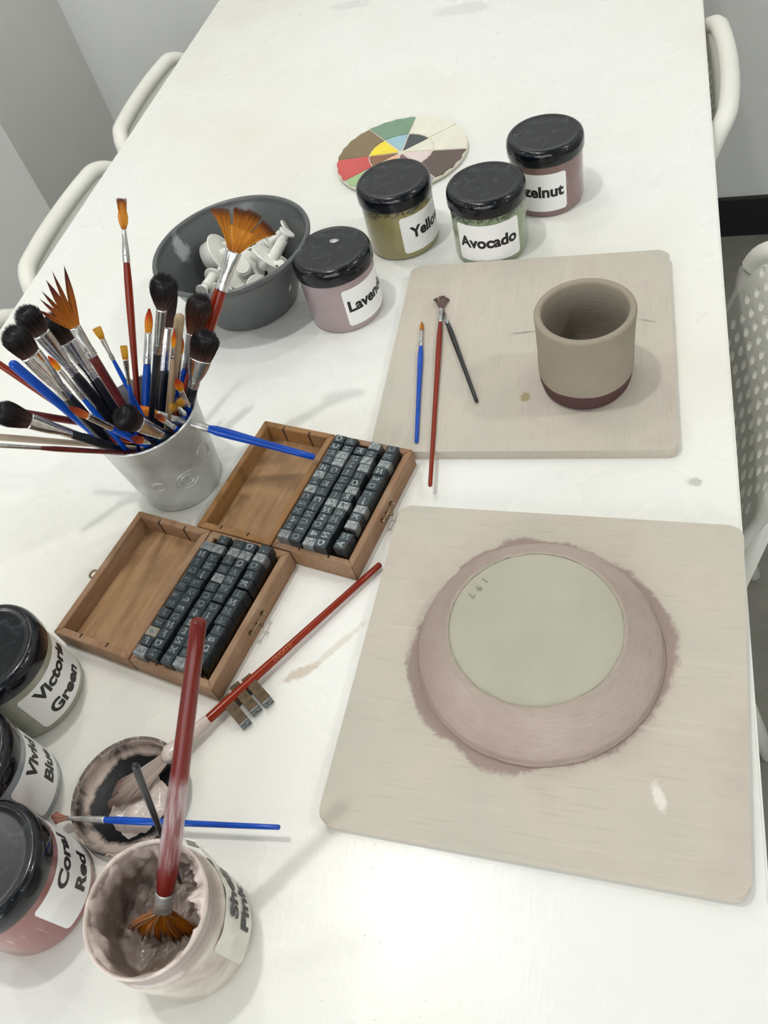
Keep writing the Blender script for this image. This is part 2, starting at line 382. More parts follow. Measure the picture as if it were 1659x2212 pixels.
CH = [(-.856, 1.388, 0, 'white perforated chair on the left of the table, farthest from the viewer'),
      (-.856, 1.013, 0, 'white perforated chair at the middle of the left table side, behind the tall brush'),
      (-.856, .638, 0, 'white perforated chair at the left frame edge, nearest of the left row'),
      (.126, 1.26, pi, 'white perforated chair at the far right, its curved rim just past the table edge'),
      (.175, .70, pi, 'white perforated plastic chair on the right with its holes in full view')]
for i, (x, y, rz, lab) in enumerate(CH):
    if i == 0: ch.location = (x, y, FZ); ch.rotation_euler = (0, 0, rz); ch['label'] = lab
    else: dup(ch, (x, y, FZ), rz, lab)

# ------------------------------------------------------------------ boards
def make_board(label, c, w, h, rz, mat):
    bm = bmesh.new(); pts = rrect(w / 2, h / 2, .010, 7)
    lo = [bm.verts.new((x, y, 0)) for x, y in pts]; hi = [bm.verts.new((x, y, .0115)) for x, y in pts]
    bm.faces.new(lo[::-1]); bm.faces.new(hi); n = len(pts)
    for k in range(n): bm.faces.new((lo[k], lo[(k + 1) % n], hi[(k + 1) % n], hi[k]))
    bmesh.ops.bevel(bm, geom=[e for e in bm.edges if abs(e.verts[0].co.z - e.verts[1].co.z) < 1e-6], offset=.0013, segments=3, affect='EDGES')
    o = from_bm('plywood_board', bm, mat, None, True, 40); o.location = (c[0], c[1], 0); o.rotation_euler = (0, 0, rz)
    tag(o, label, 'board'); return o
BT = .0115
m1 = board_mat('whitewashed_ply_a', 'y', None, [(.003, -.075, .006, .008, srgb(150, 135, 90), .8, 0), (-.002, .02, .02, .002, srgb(120, 112, 105), .6, .1), (.03, -.045, .022, .0022, srgb(110, 102, 96), .6, .5), (.12, .03, .012, .0015, srgb(110, 102, 96), .5, -.3)])
m2 = board_mat('whitewashed_ply_b', 'x', (-.0055, .0135, .1018, .1025), [(.09, -.09, .005, .012, srgb(232, 228, 220), .8, .4)])
make_board('pale plywood board standing under the clay cup and three brushes', (-.0970, .6605), .2912, .2925, .0215, m1)
make_board('pale plywood board with mauve smears under the upturned clay bowl', (-.0535, .2945), .2965, .2935, -.0395, m2)

# ------------------------------------------------------------------ clay cup
cup = thing('clay_cup', 'raw clay cup with a mauve painted band around its foot', 'cup', (-.0347, .6076, BT))
N = NT('leather_hard_clay'); v = N.coord(); c_ = N.ramp(N.noise(v, 18, 4), [(.35, srgb(148, 139, 124)), (.65, srgb(158, 148, 134))])
c_ = N.mix(N.ramp(N.noise(v, 600, 2), [(.3, .25), (.45, 0.0)]), c_, srgb(140, 130, 116))
sx = N.n('ShaderNodeSeparateXYZ'); N.l(v, sx.inputs[0])
bd = N.ramp(N.math('ADD', N.math('MULTIPLY', sx.outputs[2], 20), N.math('MULTIPLY', N.math('SUBTRACT', N.noise(v, 22, 2), .5), .12)), [(.40, 1.0), (.412, 0.0)])
c_ = N.mix(bd, c_, srgb(86, 62, 61)); N.setc(c_, .8, 0, 0, .25)
rg = N.noise(N.coord((1, 1, 30)), 10, 4); N.bump(rg, .35, .0006); M['clay_out'] = N.m
N = NT('leather_hard_clay_inside'); v = N.coord(); c_ = N.ramp(N.noise(v, 18, 4), [(.35, srgb(150, 143, 130)), (.65, srgb(160, 152, 139))]); N.setc(c_, .8, 0, 0, .25)
N.bump(N.noise(N.coord((1, 1, 60)), 9, 5, .7), .9, .0012); M['clay_in'] = N.m
prof = [(0, 0), (.038, 0), (.0408, .001), (.0421, .0035), (.0436, .010), (.0447, .019), (.0450, .03), (.0447, .045), (.0449, .06), (.0452, .075), (.0457, .083)] + arc(.0425, .0865, .0034, -5, 180, 10)
wob = lambda r, z, a, i: (r * (1 + .006 * sin(2 * a + .5) + .004 * sin(3 * a)), z)
bm = bmesh.new(); bm_lathe(bm, prof + [(.0390, .083)], 96, wob); from_bm('outer_wall', bm, M['clay_out'], cup)
bm = bmesh.new(); bm_lathe(bm, [(.0390, .083), (.0385, .07), (.0382, .05), (.0378, .03), (.036, .012), (.03, .0075), (0, .0065)], 96, wob); from_bm('inner_wall', bm, M['clay_in'], cup)

# ------------------------------------------------------------------ upturned clay bowl
bw = thing('clay_bowl', 'upturned clay bowl with mauve painted sides and bare grey-green base', 'bowl', (-.0585, .3088, BT))
N = NT('mauve_brushed_slip'); v = N.coord(); b1 = N.noise(v, 16, 4, .6)
# brush streaks that run around the bowl
sx = N.n('ShaderNodeSeparateXYZ'); N.l(v, sx.inputs[0])
rad = N.math('SQRT', N.math('ADD', N.math('MULTIPLY', sx.outputs[0], sx.outputs[0]), N.math('MULTIPLY', sx.outputs[1], sx.outputs[1])))
ang = N.math('ARCTAN2', sx.outputs[1], sx.outputs[0]); cb = N.n('ShaderNodeCombineXYZ'); N.l(N.math('MULTIPLY', rad, 900), cb.inputs[0]); N.l(N.math('MULTIPLY', ang, 5), cb.inputs[1])
stx = N.noise(cb.outputs[0], 1.0, 4, .6)
c_ = N.ramp(b1, [(.35, srgb(168, 150, 142)), (.65, srgb(180, 164, 156))]); c_ = N.mix(N.ramp(stx, [(.3, .35), (.5, 0.0)]), c_, srgb(146, 128, 120))
edge = N.ramp(N.math('ADD', rad, N.math('MULTIPLY', N.math('SUBTRACT', N.noise(v, 60, 4, .7), .5), .006)), [(.0685, 1.0), (.0712, 0.0)])
c_ = N.mix(N.math('MULTIPLY', edge, N.ramp(N.noise(v, 90, 4), [(.4, 1.0), (.6, .3)])), c_, srgb(160, 153, 139))
c_ = N.mix(N.ramp(rad, [(.0952, 0.0), (.0958, .5)]), c_, srgb(128, 108, 98))
N.setc(c_, .7, 0, 0, .3); N.bump(stx, .5, .0008); M['bowlside'] = N.m
N = NT('smooth_grey_green_clay'); v = N.coord(); c_ = N.ramp(N.noise(v, 20, 3), [(.35, srgb(170, 168, 153)), (.65, srgb(177, 174, 160))]); c_ = N.mix(N.ramp(N.noise(v, 500, 2), [(.3, .15), (.42, 0.0)]), c_, srgb(150, 148, 132)); N.setc(c_, .72, 0, 0, .3); M['bowlbase'] = N.m
jag = lambda r, z, a, i: (r + (.0009 * noise.noise(Vector((cos(a) * 9, sin(a) * 9, z * 300))) if r > .02 else 0), z + .0007 * noise.noise(Vector((cos(a) * 14, sin(a) * 14, 3))) * (1 if .064 < r < .07 else 0))
bm = bmesh.new(); bm_lathe(bm, [(.0935, 0), (.0962, 0), (.0966, .0012), (.0958, .003), (.0948, .0042), (.0952, .0052), (.0935, .010), (.0900, .016), (.0852, .022), (.0795, .0275), (.0735, .0325), (.0697, .0358), (.0678, .0374), (.0664, .0376), (.0655, .0366)], 128, jag)
from_bm('painted_side', bm, M['bowlside'], bw)
bm = bmesh.new(); bm_lathe(bm, [(.0656, .0362), (.0645, .0364), (.05, .0366), (0, .0368)], 128); base_o = from_bm('bare_base', bm, M['bowlbase'], bw)
for ch_, dx, dy, rz in (('1', -.0425, .0380, 4.15), ('9', -.0468, .0303, 4.2), ('7', -.0518, .0231, 4.3)):
    me = text_mesh(ch_, .0085, 0, .00018); o = link('incised_number', me, simple('scored_line', srgb(140, 132, 116), rough=.8), base_o, False); o.location = (dx, dy, .0369); o.rotation_euler = (0, 0, rz)

# ------------------------------------------------------------------ grey plastic bowl and the cutters in it
gb = thing('plastic_bowl', 'dark grey plastic bowl holding white plunger cutters', 'bowl', (-.4447, .7658, 0))
bm = bmesh.new()
bm_lathe(bm, [(0, 0), (.054, 0), (.0572, .0015), (.0592, .006), (.0690, .028), (.0795, .052), (.0880, .072), (.0915, .080)] + arc(.0932, .0832, .0032, -70, 200, 8) + [(.0882, .078), (.0845, .070), (.0760, .050), (.0655, .027), (.0560, .007), (.053, .004), (0, .004)], 96)
from_bm('shell', bm, M['greybowl'], gb)

def make_cutter(label, loc, direction, fl_r, bar_r, bar_l, cut_r, cut_h, lobes=0, knob_r=.006):
    d = Vector(direction).normalized(); q = d.to_track_quat('Z', 'Y'); mt = Matrix.Translation(Vector(loc)) @ q.to_matrix().to_4x4()
    t = thing('plunger_cutter', label, 'cutter', mat=mt, group='white plunger cutters in the grey bowl')
    # local z: cutter ring at bottom (z<0), flange at 0, barrel up, knob at top
    def lob(r, z, a, i): return (r * (1 + (.16 * cos(lobes * a) if lobes else 0)), z)
    bm = bmesh.new(); bm_lathe(bm, [(cut_r - .0012, 0), (cut_r - .0012, -cut_h), (cut_r, -cut_h), (cut_r, 0)], 40, lob); from_bm('cutting_ring', bm, M['whiteplastic'], t)
    bm = bmesh.new(); bm_lathe(bm, [(0, -.001), (fl_r, -.001), (fl_r + .0008, 0), (fl_r, .0012), (bar_r + .001, .0014), (bar_r, .003), (bar_r * .95, bar_l), (bar_r * .7, bar_l + .0005), (0, bar_l + .0005)], 36); from_bm('barrel', bm, M['whiteplastic'], t, True, 40)
    bm = bmesh.new(); k = bar_l; bm_lathe(bm, [(0, k), (bar_r * .7, k), (bar_r * .7, k + .007), (knob_r * .95, k + .0085), (knob_r, k + .0095), (knob_r * .95, k + .0108), (0, k + .0105)], 32); from_bm('knob', bm, M['whiteplastic'], t, True, 40)
    return t
CUT = [('white cutter with a small flange lying knob-down at the left of the pile', (-.476, .752, .050), (-.02, -.60, .10), .0105, .0058, .024, .007, .007, 0, .0078),
       ('white cutter with an upright barrel and round knob at the right of the pile', (-.402, .772, .056), (.60, .42, .68), .027, .0066, .026, .024, .010, 8, .0098),
       ('large white disc cutter in the middle of the pile', (-.436, .757, .052), (.30, -.52, .62), .0240, .0095, .014, .020, .009, 0, .0085),
       ('white ring cutter standing on edge at the back left of the pile', (-.480, .800, .047), (.75, .12, .35), .026, .0055, .020, .023, .017, 0, .008),
       ('white cutter with a flat disc leaning at the back of the pile', (-.420, .816, .048), (.55, .25, .3), .0190, .0050, .018, .016, .012, 0, .0110),
       ('white scalloped cutter under the big fan brush', (-.450, .806, .044), (-.2, .30, .5), .026, .0060, .020, .023, .012, 6, .009),
       ('white cutter lying low at the front of the pile', (-.452, .722, .042), (-.15, -.8, .25), .015, .0050, .022, .011, .007, 5, .008),
       ('small white cutter lying low at the front right of the pile', (-.412, .731, .045), (.6, -.3, .35), .016, .0055, .018, .013, .008, 5, .007),
       ('white cutter with ribbed ring at the right under the tall knob', (-.388, .752, .044), (.5, .5, -.3), .019, .0055, .020, .017, .010, 7, .008),
       ('white cutter low down between the ring and the disc', (-.462, .775, .044), (.1, .3, .8), .016, .0065, .020, .013, .010, 0, .0075),
       ('small white cutter low at the front edge between flange and disc', (-.465, .735, .040), (.3, -.6, .2), .012, .0052, .020, .010, .008, 0, .0075)]
for c in CUT: make_cutter(*c)

# ------------------------------------------------------------------ colour wheel disc
wh = thing('glaze_test_disc', 'round clay disc painted as a wheel of glaze colours', 'disc', (-.3071, 1.0654, 0))
N = NT('cream_glaze'); N.setc(srgb(226, 222, 205), .35, 0, .3); M['cream'] = N.m
bm = bmesh.new(); bm_lathe(bm, [(0, 0), (.086, 0), (.0925, .002), (.0938, .0045), (.0932, .0062), (.0922, .0072), (.090, .0075), (0, .0075)], 96); from_bm('clay_disc', bm, M['cream'], wh)
SEG = [(-176, 131, (122, 100, 62), (248, 220, 30)), (131, 86, (110, 145, 118), (150, 190, 205)), (86, 41, (232, 228, 212), (42, 50, 54)), (41, -4, (232, 228, 212), (226, 224, 208)),
       (-4, -50, (82, 62, 54), (222, 204, 202)), (-50, -94, (176, 150, 174), (128, 72, 88)), (-94, -139, (158, 190, 132), (240, 178, 140)), (-139, -176, (202, 68, 66), (132, 84, 50))]
def wedge(a0, a1, r0, r1, z0, z1, rgb, parent, name):
    m = NT('glaze_colour'); vv = m.coord(); c = srgb(*rgb); m.setc(m.mix(m.ramp(m.noise(vv, 60, 4), [(.4, 0.0), (.7, .35)]), c, tuple(min(1, x * 1.3 + .02) for x in c[:3]) + (1,)), .3, 0, .4)
    bm = bmesh.new(); n = 12; lo = []; hi = []
    if a0 < a1: a0 += 360
    g0 = .9 * .0012 / max(r0, .012) * 57.3; g1 = .0010 / r1 * 57.3
    pts = []
    for i in range(n + 1): t = a0 - g1 - (a0 - a1 - 2 * g1) * i / n; pts.append((r1, t))
    if r0 < .01: pts.append((.0045, (a0 + a1) / 2))
    else:
        for i in range(n + 1): t = a1 + g0 + (a0 - a1 - 2 * g0) * i / n; pts.append((r0, t))
    P = [(r * (1 + .01 * sin(t * .5)) * cos(radians(t)), r * (1 + .01 * sin(t * .5)) * sin(radians(t))) for r, t in pts]
    lo = [bm.verts.new((x, y, z0)) for x, y in P]; hi = [bm.verts.new((x * .998, y * .998, z1)) for x, y in P]; k = len(P)
    bm.faces.new(hi)
    for i in range(k): bm.faces.new((lo[i], lo[(i + 1) % k], hi[(i + 1) % k], hi[i]))
    from_bm(name, bm, m.m, parent, False)
for a0, a1, co, ci in SEG:
    wedge(a0 % 360 if a0 > 0 else a0 + 360, (a1 % 360), .0468, .0922, .0064, .0084, co, wh, 'outer_glaze_patch')
    wedge(a0 % 360 if a0 > 0 else a0 + 360, (a1 % 360), 0, .0452, .0070, .0083, ci, wh, 'inner_glaze_patch')

# ------------------------------------------------------------------ glaze jars
RJ = .0434
def curved(me, r, a0, z0):
    for vt in me.vertices:
        x, y, z = vt.co; a = a0 + x / r; vt.co = ((r + z) * cos(a), (r + z) * sin(a), z0 + y)
def arc_label(r, a0, a1, z0, z1, parent, name='label', mat=None, peel=None):
    bm = bmesh.new(); nx, nz = 40, 8; cr = .003; out = []
    w = (a1 - a0) * r; h = z1 - z0
    pts = rrect(w / 2, h / 2, .003, 4)
    # grid strip with rounded corners, thickness .00025
    cols = []
    for i in range(nx + 1):
        x = -w / 2 + w * i / nx; e = 0; dx = min(x + w / 2, w / 2 - x)
        if dx < cr: e = cr - sqrt(max(0, cr * cr - (cr - dx) ** 2))
        col = []
        for j in range(nz + 1):
            y = -h / 2 + e + (h - 2 * e) * j / nz; a = (a0 + a1) / 2 + x / r; rr = r
            if peel: rr += peel(x / w, y / h)
            col.append(Vector((rr * cos(a), rr * sin(a), (z0 + z1) / 2 + y)))
        cols.append(col)
    vs = [[bm.verts.new(p) for p in c] for c in cols]
    for i in range(nx):
        for j in range(nz): bm.faces.new((vs[i][j], vs[i + 1][j], vs[i + 1][j + 1], vs[i][j + 1]))
    vi = [[bm.verts.new(Vector((p.x, p.y, 0)) * (1 - .0002 / .0436) + Vector((0, 0, p.z))) for p in c] for c in cols]
    for i in range(nx):
        for j in range(nz): bm.faces.new((vi[i][j], vi[i][j + 1], vi[i + 1][j + 1], vi[i + 1][j]))
    ring = [(i, 0) for i in range(nx)] + [(nx, j) for j in range(nz)] + [(i, nz) for i in range(nx, 0, -1)] + [(0, j) for j in range(nz, 0, -1)]
    for (a, b), (c, d) in zip(ring, ring[1:] + ring[:1]): bm.faces.new((vs[a][b], vi[a][b], vi[c][d], vs[c][d]))
    me = bpy.data.meshes.new(name); bm.normal_update(); bm.to_mesh(me); bm.free()
    return link(name, me, mat or M['label'], parent, False)
def lettering(parent, s, size, r, a, z, bold=.0006, mat=None, squash=1):
    me = text_mesh(s, size, bold, .00008)
    for vt in me.vertices: vt.co.x *= squash
    bm = bmesh.new(); bm.from_mesh(me)
    xs = [v.co.x for v in bm.verts]; x = math.floor(min(xs) / .002) * .002
    while x < max(xs):
        bmesh.ops.bisect_plane(bm, geom=bm.verts[:] + bm.edges[:] + bm.faces[:], plane_co=(x, 0, 0), plane_no=(1, 0, 0)); x += .002
    bm.to_mesh(me); bm.free(); curved(me, r, a, z); return link('lettering', me, mat or M['ink'], parent, False)
def make_jar(label, c, col, text, la, smear=None, lz=(.009, .0575), lid_rot=0, width=103, size=None, splash=None):
    j = thing('glaze_jar', label, 'jar', (c[0], c[1], 0), group='black-lidded glaze jars')
    bm = bmesh.new(); bm_lathe(bm, [(0, .0006), (.037, .0006), (.0385, 0), (.0405, .0004), (.0425, .0018), (.0434, .0045), (.0434, .0655), (.0430, .068), (.0405, .070), (.040, .078), (0, .078)], 80)
    body = from_bm('body', bm, jar_mat('glaze_jar_body', srgb(*col), srgb(*smear) if smear else None), j)
    bm = bmesh.new(); bm_lathe(bm, [(.0420, .0672), (.0452, .0668), (.0456, .0680), (.0456, .0768), (.0452, .0800), (.0441, .0828), (.0424, .0847), (.0402, .0857), (.0385, .0858), (.0375, .0854), (.034, .0853), (0, .0855)], 80, lambda r, z, a, i: (r, z + (.0002 * sin(a * 2 + c[0] * 30) if r > .04 else 0)))
    from_bm('lid', bm, M['lid'], j)
    if splash:
        bm = bmesh.new(); vs = [bm.verts.new((splash[0] + (.0052 + .0016 * noise.noise(Vector((cos(k) * 2, sin(k) * 2, 1)))) * cos(k / 24 * 2 * pi) * 1.1, splash[1] + (.0034 + .0014 * noise.noise(Vector((cos(k) * 3, sin(k) * 3, 4)))) * sin(k / 24 * 2 * pi), .0856)) for k in range(24)]
        f = bm.faces.new(vs); r_ = bmesh.ops.extrude_face_region(bm, geom=[f]); bmesh.ops.translate(bm, verts=[q for q in r_['geom'] if isinstance(q, bmesh.types.BMVert)], vec=(0, 0, .0004)); from_bm('dried_paint_spot', bm, M['dryspot'], j)
    hw = radians(width / 2); lc = radians(la)
    lb = arc_label(RJ + .00035, lc - hw, lc + hw, lz[0], lz[1], j)
    zc = (lz[0] + lz[1]) / 2 + .001
    if isinstance(text, str): lettering(lb, text, size or .0195, RJ + .0004, lc, zc, .00075)
    else:
        lettering(lb, text[0], size or .0178, RJ + .0004, lc - radians(text[2] if len(text) > 2 else 2), zc + .0112, .00075); lettering(lb, text[1], size or .0178, RJ + .0004, lc + radians(text[3] if len(text) > 3 else 0), zc - .0128, .00075)
    return j
make_jar('black-lidded jar of brown-mauve glaze at the back right, its label ending in zelnut', (-.0964, .9429), (124, 96, 94), 'Hazelnut', -54 - 51.5)
make_jar('black-lidded jar of green glaze labelled Avocado', (-.156, .8505), (128, 142, 112), 'Avocado', -85, (50, 60, 50))
make_jar('black-lidded jar of olive glaze labelled Yellow standing before the colour wheel', (-.2691, .8735), (142, 134, 86), 'Yellow', -25, (60, 62, 52))
make_jar('black-lidded jar of pale purple glaze labelled Lavender', (-.3161, .7433), (158, 140, 142), 'Lavender', -19, splash=(.0022, .0134))
make_jar('black-lidded jar labelled Victoria Green at the left frame edge', (-.4944, .2325), (150, 150, 134), ('Victoria', 'Green', -3, -3), 3.5)
make_jar('black-lidded jar labelled Vivid Blue between two others at the left edge', (-.4745, .1424), (138, 146, 150), ('Vivid', 'Blue', 2, 2), 33)
make_jar('black-lidded jar of dusty pink glaze labelled Coral Red', (-.4136, .0762), (138, 88, 84), ('Coral', 'Red', -3, 0), 23)

# open shell pink jar
sj = thing('open_glaze_jar', 'open jar of thick shell pink glaze with two brushes standing in it', 'jar', (-.2805, .0687, 0))
N = NT('glaze_filmed_plastic'); v = N.coord(); f = N.noise(v, 32, 5, .65, .6)
c_ = N.ramp(f, [(.38, srgb(170, 155, 142)), (.6, srgb(205, 196, 182))]); sx = N.n('ShaderNodeSeparateXYZ'); N.l(v, sx.inputs[0]); c_ = N.mix(N.ramp(N.math('MULTIPLY', sx.outputs[2], 10), [(.64, 0.0), (.68, .75), (.82, .75), (.85, .2)]), c_, srgb(160, 144, 140)); N.setc(c_, .18, 0, .6); N.bump(f, .15, .001); M['filmed'] = N.m
bm = bmesh.new(); bm_lathe(bm, [(0, .0006), (.037, .0006), (.0385, 0), (.0405, .0004), (.0425, .0018), (.0434, .0045), (.0434, .0615), (.0432, .0640), (.0420, .0660), (.0402, .0668), (.0400, .0690), (.0402, .0702), (.0416, .0712), (.0416, .0722), (.0402, .0732), (.0400, .0762), (.0415, .0774), (.0415, .0784), (.0402, .0796), (.0404, .0812), (.0414, .0824), (.0414, .0845), (.0405, .0857), (.0396, .0857), (.0390, .0845), (.0388, .078)], 96)
from_bm('body', bm, M['filmed'], sj)
N = NT('drying_pink_glaze'); v = N.coord(); n2 = N.noise(v, 150, 4, .6, .6); at = N.n('ShaderNodeAttribute', attribute_name='Col')
c_ = N.mix(N.math('MULTIPLY', N.ramp(n2, [(.62, 0.0), (.68, .7)]), N.ramp(N.noise(v, 25, 2), [(.52, 0.0), (.6, 1.0)])), at.outputs['Color'], srgb(214, 176, 138)); N.setc(c_, .42, 0, .25); N.bump(n2, .6, .0015); M['inglaze'] = N.m
VC = {}
bm = bmesh.new(); seg, nr = 150, 46; rings = []; cl = bm.verts.layers.float_color.new('Col')
for i in range(nr + 1):
    t = i / nr
    ring = []
    for k in range(seg):
        a = 2 * pi * k / seg
        # profile: from the rim down the inner wall to a lumpy pool
        if t < .07: r = .0416 - .0014 * (t / .07); z = .0850 + .0022 * sin(t / .07 * pi * .6)
        elif t < .45: tt = (t - .07) / .38; r = .0402 - .0035 * tt; z = .0868 - .044 * tt ** 1.1
        else: u = (t - .45) / .55; r = .0367 * (1 - u); z = .0428 - .007 * (1 - (1 - u) ** 2)
        n = noise.fractal(Vector((cos(a) * (r + .012) * 48, sin(a) * (r + .012) * 48, z * 34)), 1, 2, 4)
        side = (.5 + .5 * cos(a - .9)) ** 1.3       # thicker crust towards the far right
        amp = (.0012 + .0085 * side + (.003 if t < .3 else 0)) * min(1, t * 6)
        r2 = max(.0, r - abs(n) * amp * (1 if t < .6 else .2)) if t < 1 else 0
        z2 = z + n * (.003 + .004 * side) * min(1, t * 5) + (.0012 * noise.noise(Vector((a * 4, 0, 2))) if t < .02 else 0)
        if t < .07: r2 = r + .0005 * noise.noise(Vector((a * 5, 1, t * 30)))
        q = bm.verts.new((r2 * cos(a), r2 * sin(a), z2))
        pale = max(1.25 - t * 4.2 + .6 * n, min(1, max(0, abs(n) * 3.4 - .2)) * side, .35 * side) + .12 * n
        if t > .5: pale *= .45 + .5 * side
        pale = max(0, min(1, pale)); d_, p_ = srgb(122, 106, 95), srgb(224, 208, 201)
        q[cl] = tuple(x + (y - x) * pale for x, y in zip(d_, p_)); ring.append(q)
    rings.append(ring)
for A, B in zip(rings, rings[1:]):
    for k in range(seg): bm.faces.new((A[k], A[(k + 1) % seg], B[(k + 1) % seg], B[k]))
bmesh.ops.remove_doubles(bm, verts=bm.verts, dist=.00005)
from_bm('thick_glaze', bm, M['inglaze'], sj)
lb = arc_label(RJ + .0004, radians(-19), radians(80), .0085, .058, sj, mat=simple('stained_label', srgb(206, 202, 192), srgb(222, 219, 210), .45, scale=50, bump=.4, bdist=.002), peel=lambda u, w: .0006 * max(0, sin(u * 19 + w * 4)) + (.004 * max(0, u - .36) / .14 if w > .1 else 0))
lettering(lb, 'Shell', .0185, RJ + .0016, radians(33), .0435, .0006); lettering(lb, 'Pink', .0185, RJ + .0016, radians(25), .0225, .0006)
bm = bmesh.new(); bm_box(bm, -.004, .004, -.0003, .0006, -.008, .008); bmesh.ops.bisect_plane(bm, geom=bm.verts[:] + bm.edges[:] + bm.faces[:], plane_co=(0, 0, 0), plane_no=(0, 0, 1))
for vt in bm.verts: vt.co.y += abs(vt.co.z) * .25
o = from_bm('folded_tab', bm, M['label'], lb, False); a = radians(84); o.location = ((RJ + .003) * cos(a), (RJ + .003) * sin(a), .055); o.rotation_euler = (0, 0, a - pi / 2)

# upturned lid holding wet glaze
N = NT('glaze_coated_black_plastic'); v = N.coord(); n1 = N.noise(v, 26, 5, .65, 1.0); sx = N.n('ShaderNodeSeparateXYZ'); N.l(v, sx.inputs[0])
rad = N.math('SQRT', N.math('ADD', N.math('MULTIPLY', sx.outputs[0], sx.outputs[0]), N.math('MULTIPLY', sx.outputs[1], sx.outputs[1])))
rr = N.math('ADD', rad, N.math('MULTIPLY', N.math('SUBTRACT', n1, .5), .022))
ringm = N.ramp(rr, [(.0352, 0.0), (.0355, 1.0)])
thin = N.ramp(N.math('ADD', rad, N.math('MULTIPLY', N.math('SUBTRACT', N.noise(v, 12, 3), .5), .002)), [(.0418, 0.0), (.0421, .9), (.0430, .9), (.0433, 0.0)])
rim = N.math('MULTIPLY', N.ramp(rad, [(.0444, 0.0), (.0447, 1.0)]), N.ramp(N.noise(v, 130, 4, .75, 1), [(.52, 1.0), (.56, .1)]))
c_ = N.mix(ringm, srgb(7, 9, 13), srgb(182, 166, 156)); c_ = N.mix(N.math('MULTIPLY', thin, N.ramp(n1, [(.42, 1.0), (.56, .0)])), c_, srgb(18, 20, 24)); c_ = N.mix(rim, c_, srgb(16, 19, 24))
N.setc(c_, .38, 0, 0, .18); N.bump(N.noise(v, 120, 4), .35, .001); M['lidin'] = N.m
ul = thing('jar_lid', 'upturned black jar lid smeared with pink glaze, lying beside the open jar', 'lid', (-.3642, .154, 0))
bm = bmesh.new(); bm_lathe(bm, [(0, 0), (.037, 0), (.0420, .0015), (.0452, .005), (.0466, .009), (.0470, .0142), (.0464, .0156), (.0455, .0158), (.0449, .0150), (.0446, .0138), (.0436, .0134), (.0432, .0124), (.0429, .0080), (.0418, .0046), (.038, .0026), (0, .0024)], 96)
from_bm('shell', bm, M['lidin'], ul)
bm = bmesh.new(); seg, nr = 80, 16; rings = []
for i in range(nr + 1):
    t = i / nr; ring = []
    for k in range(seg):
        a = 2 * pi * k / seg; R = .0245 + .006 * noise.noise(Vector((cos(a) * 1.6, sin(a) * 1.6, 5))) + .002 * noise.noise(Vector((cos(a) * 6, sin(a) * 6, 1)))
        r = R * (1 - t); n = noise.fractal(Vector((cos(a) * r * 90, sin(a) * r * 90, 7)), 1, 2, 4)
        ring.append(bm.verts.new((.006 + r * cos(a), -.004 + r * sin(a), .0028 + .0022 * min(1, t * 4) + .0022 * n * min(1, t * 5))))
    rings.append(ring)
for A, B in zip(rings, rings[1:]):
    for k in range(seg): bm.faces.new((A[k], A[(k + 1) % seg], B[(k + 1) % seg], B[k]))
bmesh.ops.remove_doubles(bm, verts=bm.verts, dist=.00005); from_bm('glaze_puddle', bm, M['pinkglaze'], ul)

# ------------------------------------------------------------------ metal pot
pot = thing('metal_pot', 'galvanised metal pot crowded with paint brushes', 'pot', (-.440, .4811, 0))
N = NT('galvanised_pot'); v = N.coord(); f = N.noise(v, 22, 4, .6); c_ = N.ramp(f, [(.35, srgb(190, 193, 192)), (.65, srgb(226, 229, 227))])
c_ = N.mix(N.ramp(N.noise(N.coord((1, 1, 1)), 160, 3, .6, 2), [(.71, 0.0), (.74, .7)]), c_, srgb(214, 206, 196)); N.setc(c_, N.ramp(f, [(.3, .34), (.7, .5)]), .7); N.bump(f, .12, .001); M['pot'] = N.m
bm = bmesh.new(); bm_lathe(bm, [(0, .003), (.040, .003), (.0412, 0), (.0428, .0004), (.0434, .0030), (.0428, .0060), (.0434, .0075), (.0532, .0985), (.0538, .0990)] + arc(.0538, .1008, .0014, -60, 200, 8) + [(.0520, .0985), (.0424, .008), (.0405, .004), (0, .004)], 96)
pw = from_bm('wall', bm, M['pot'], pot)
def pot_pt(a, z, e=.0): r = .0434 + (.0532 - .0434) * (z - .0075) / .091 + e; return Vector((r * cos(a), r * sin(a), z))
for a0, z0, ra, rz in ((-.75, .040, .013, .011), (-.75, .040, .0075, .0065), (-.15, .052, .010, .012), (-1.35, .045, .006, .006)):
    bm = bmesh.new(); bm_tube(bm, [pot_pt(a0 + ra / .047 * cos(t / 20 * 2 * pi), z0 + rz * sin(t / 20 * 2 * pi), .0001) for t in range(20)], .0004, 6, close=True); from_bm('embossed_ring', bm, M['pot'], pw)

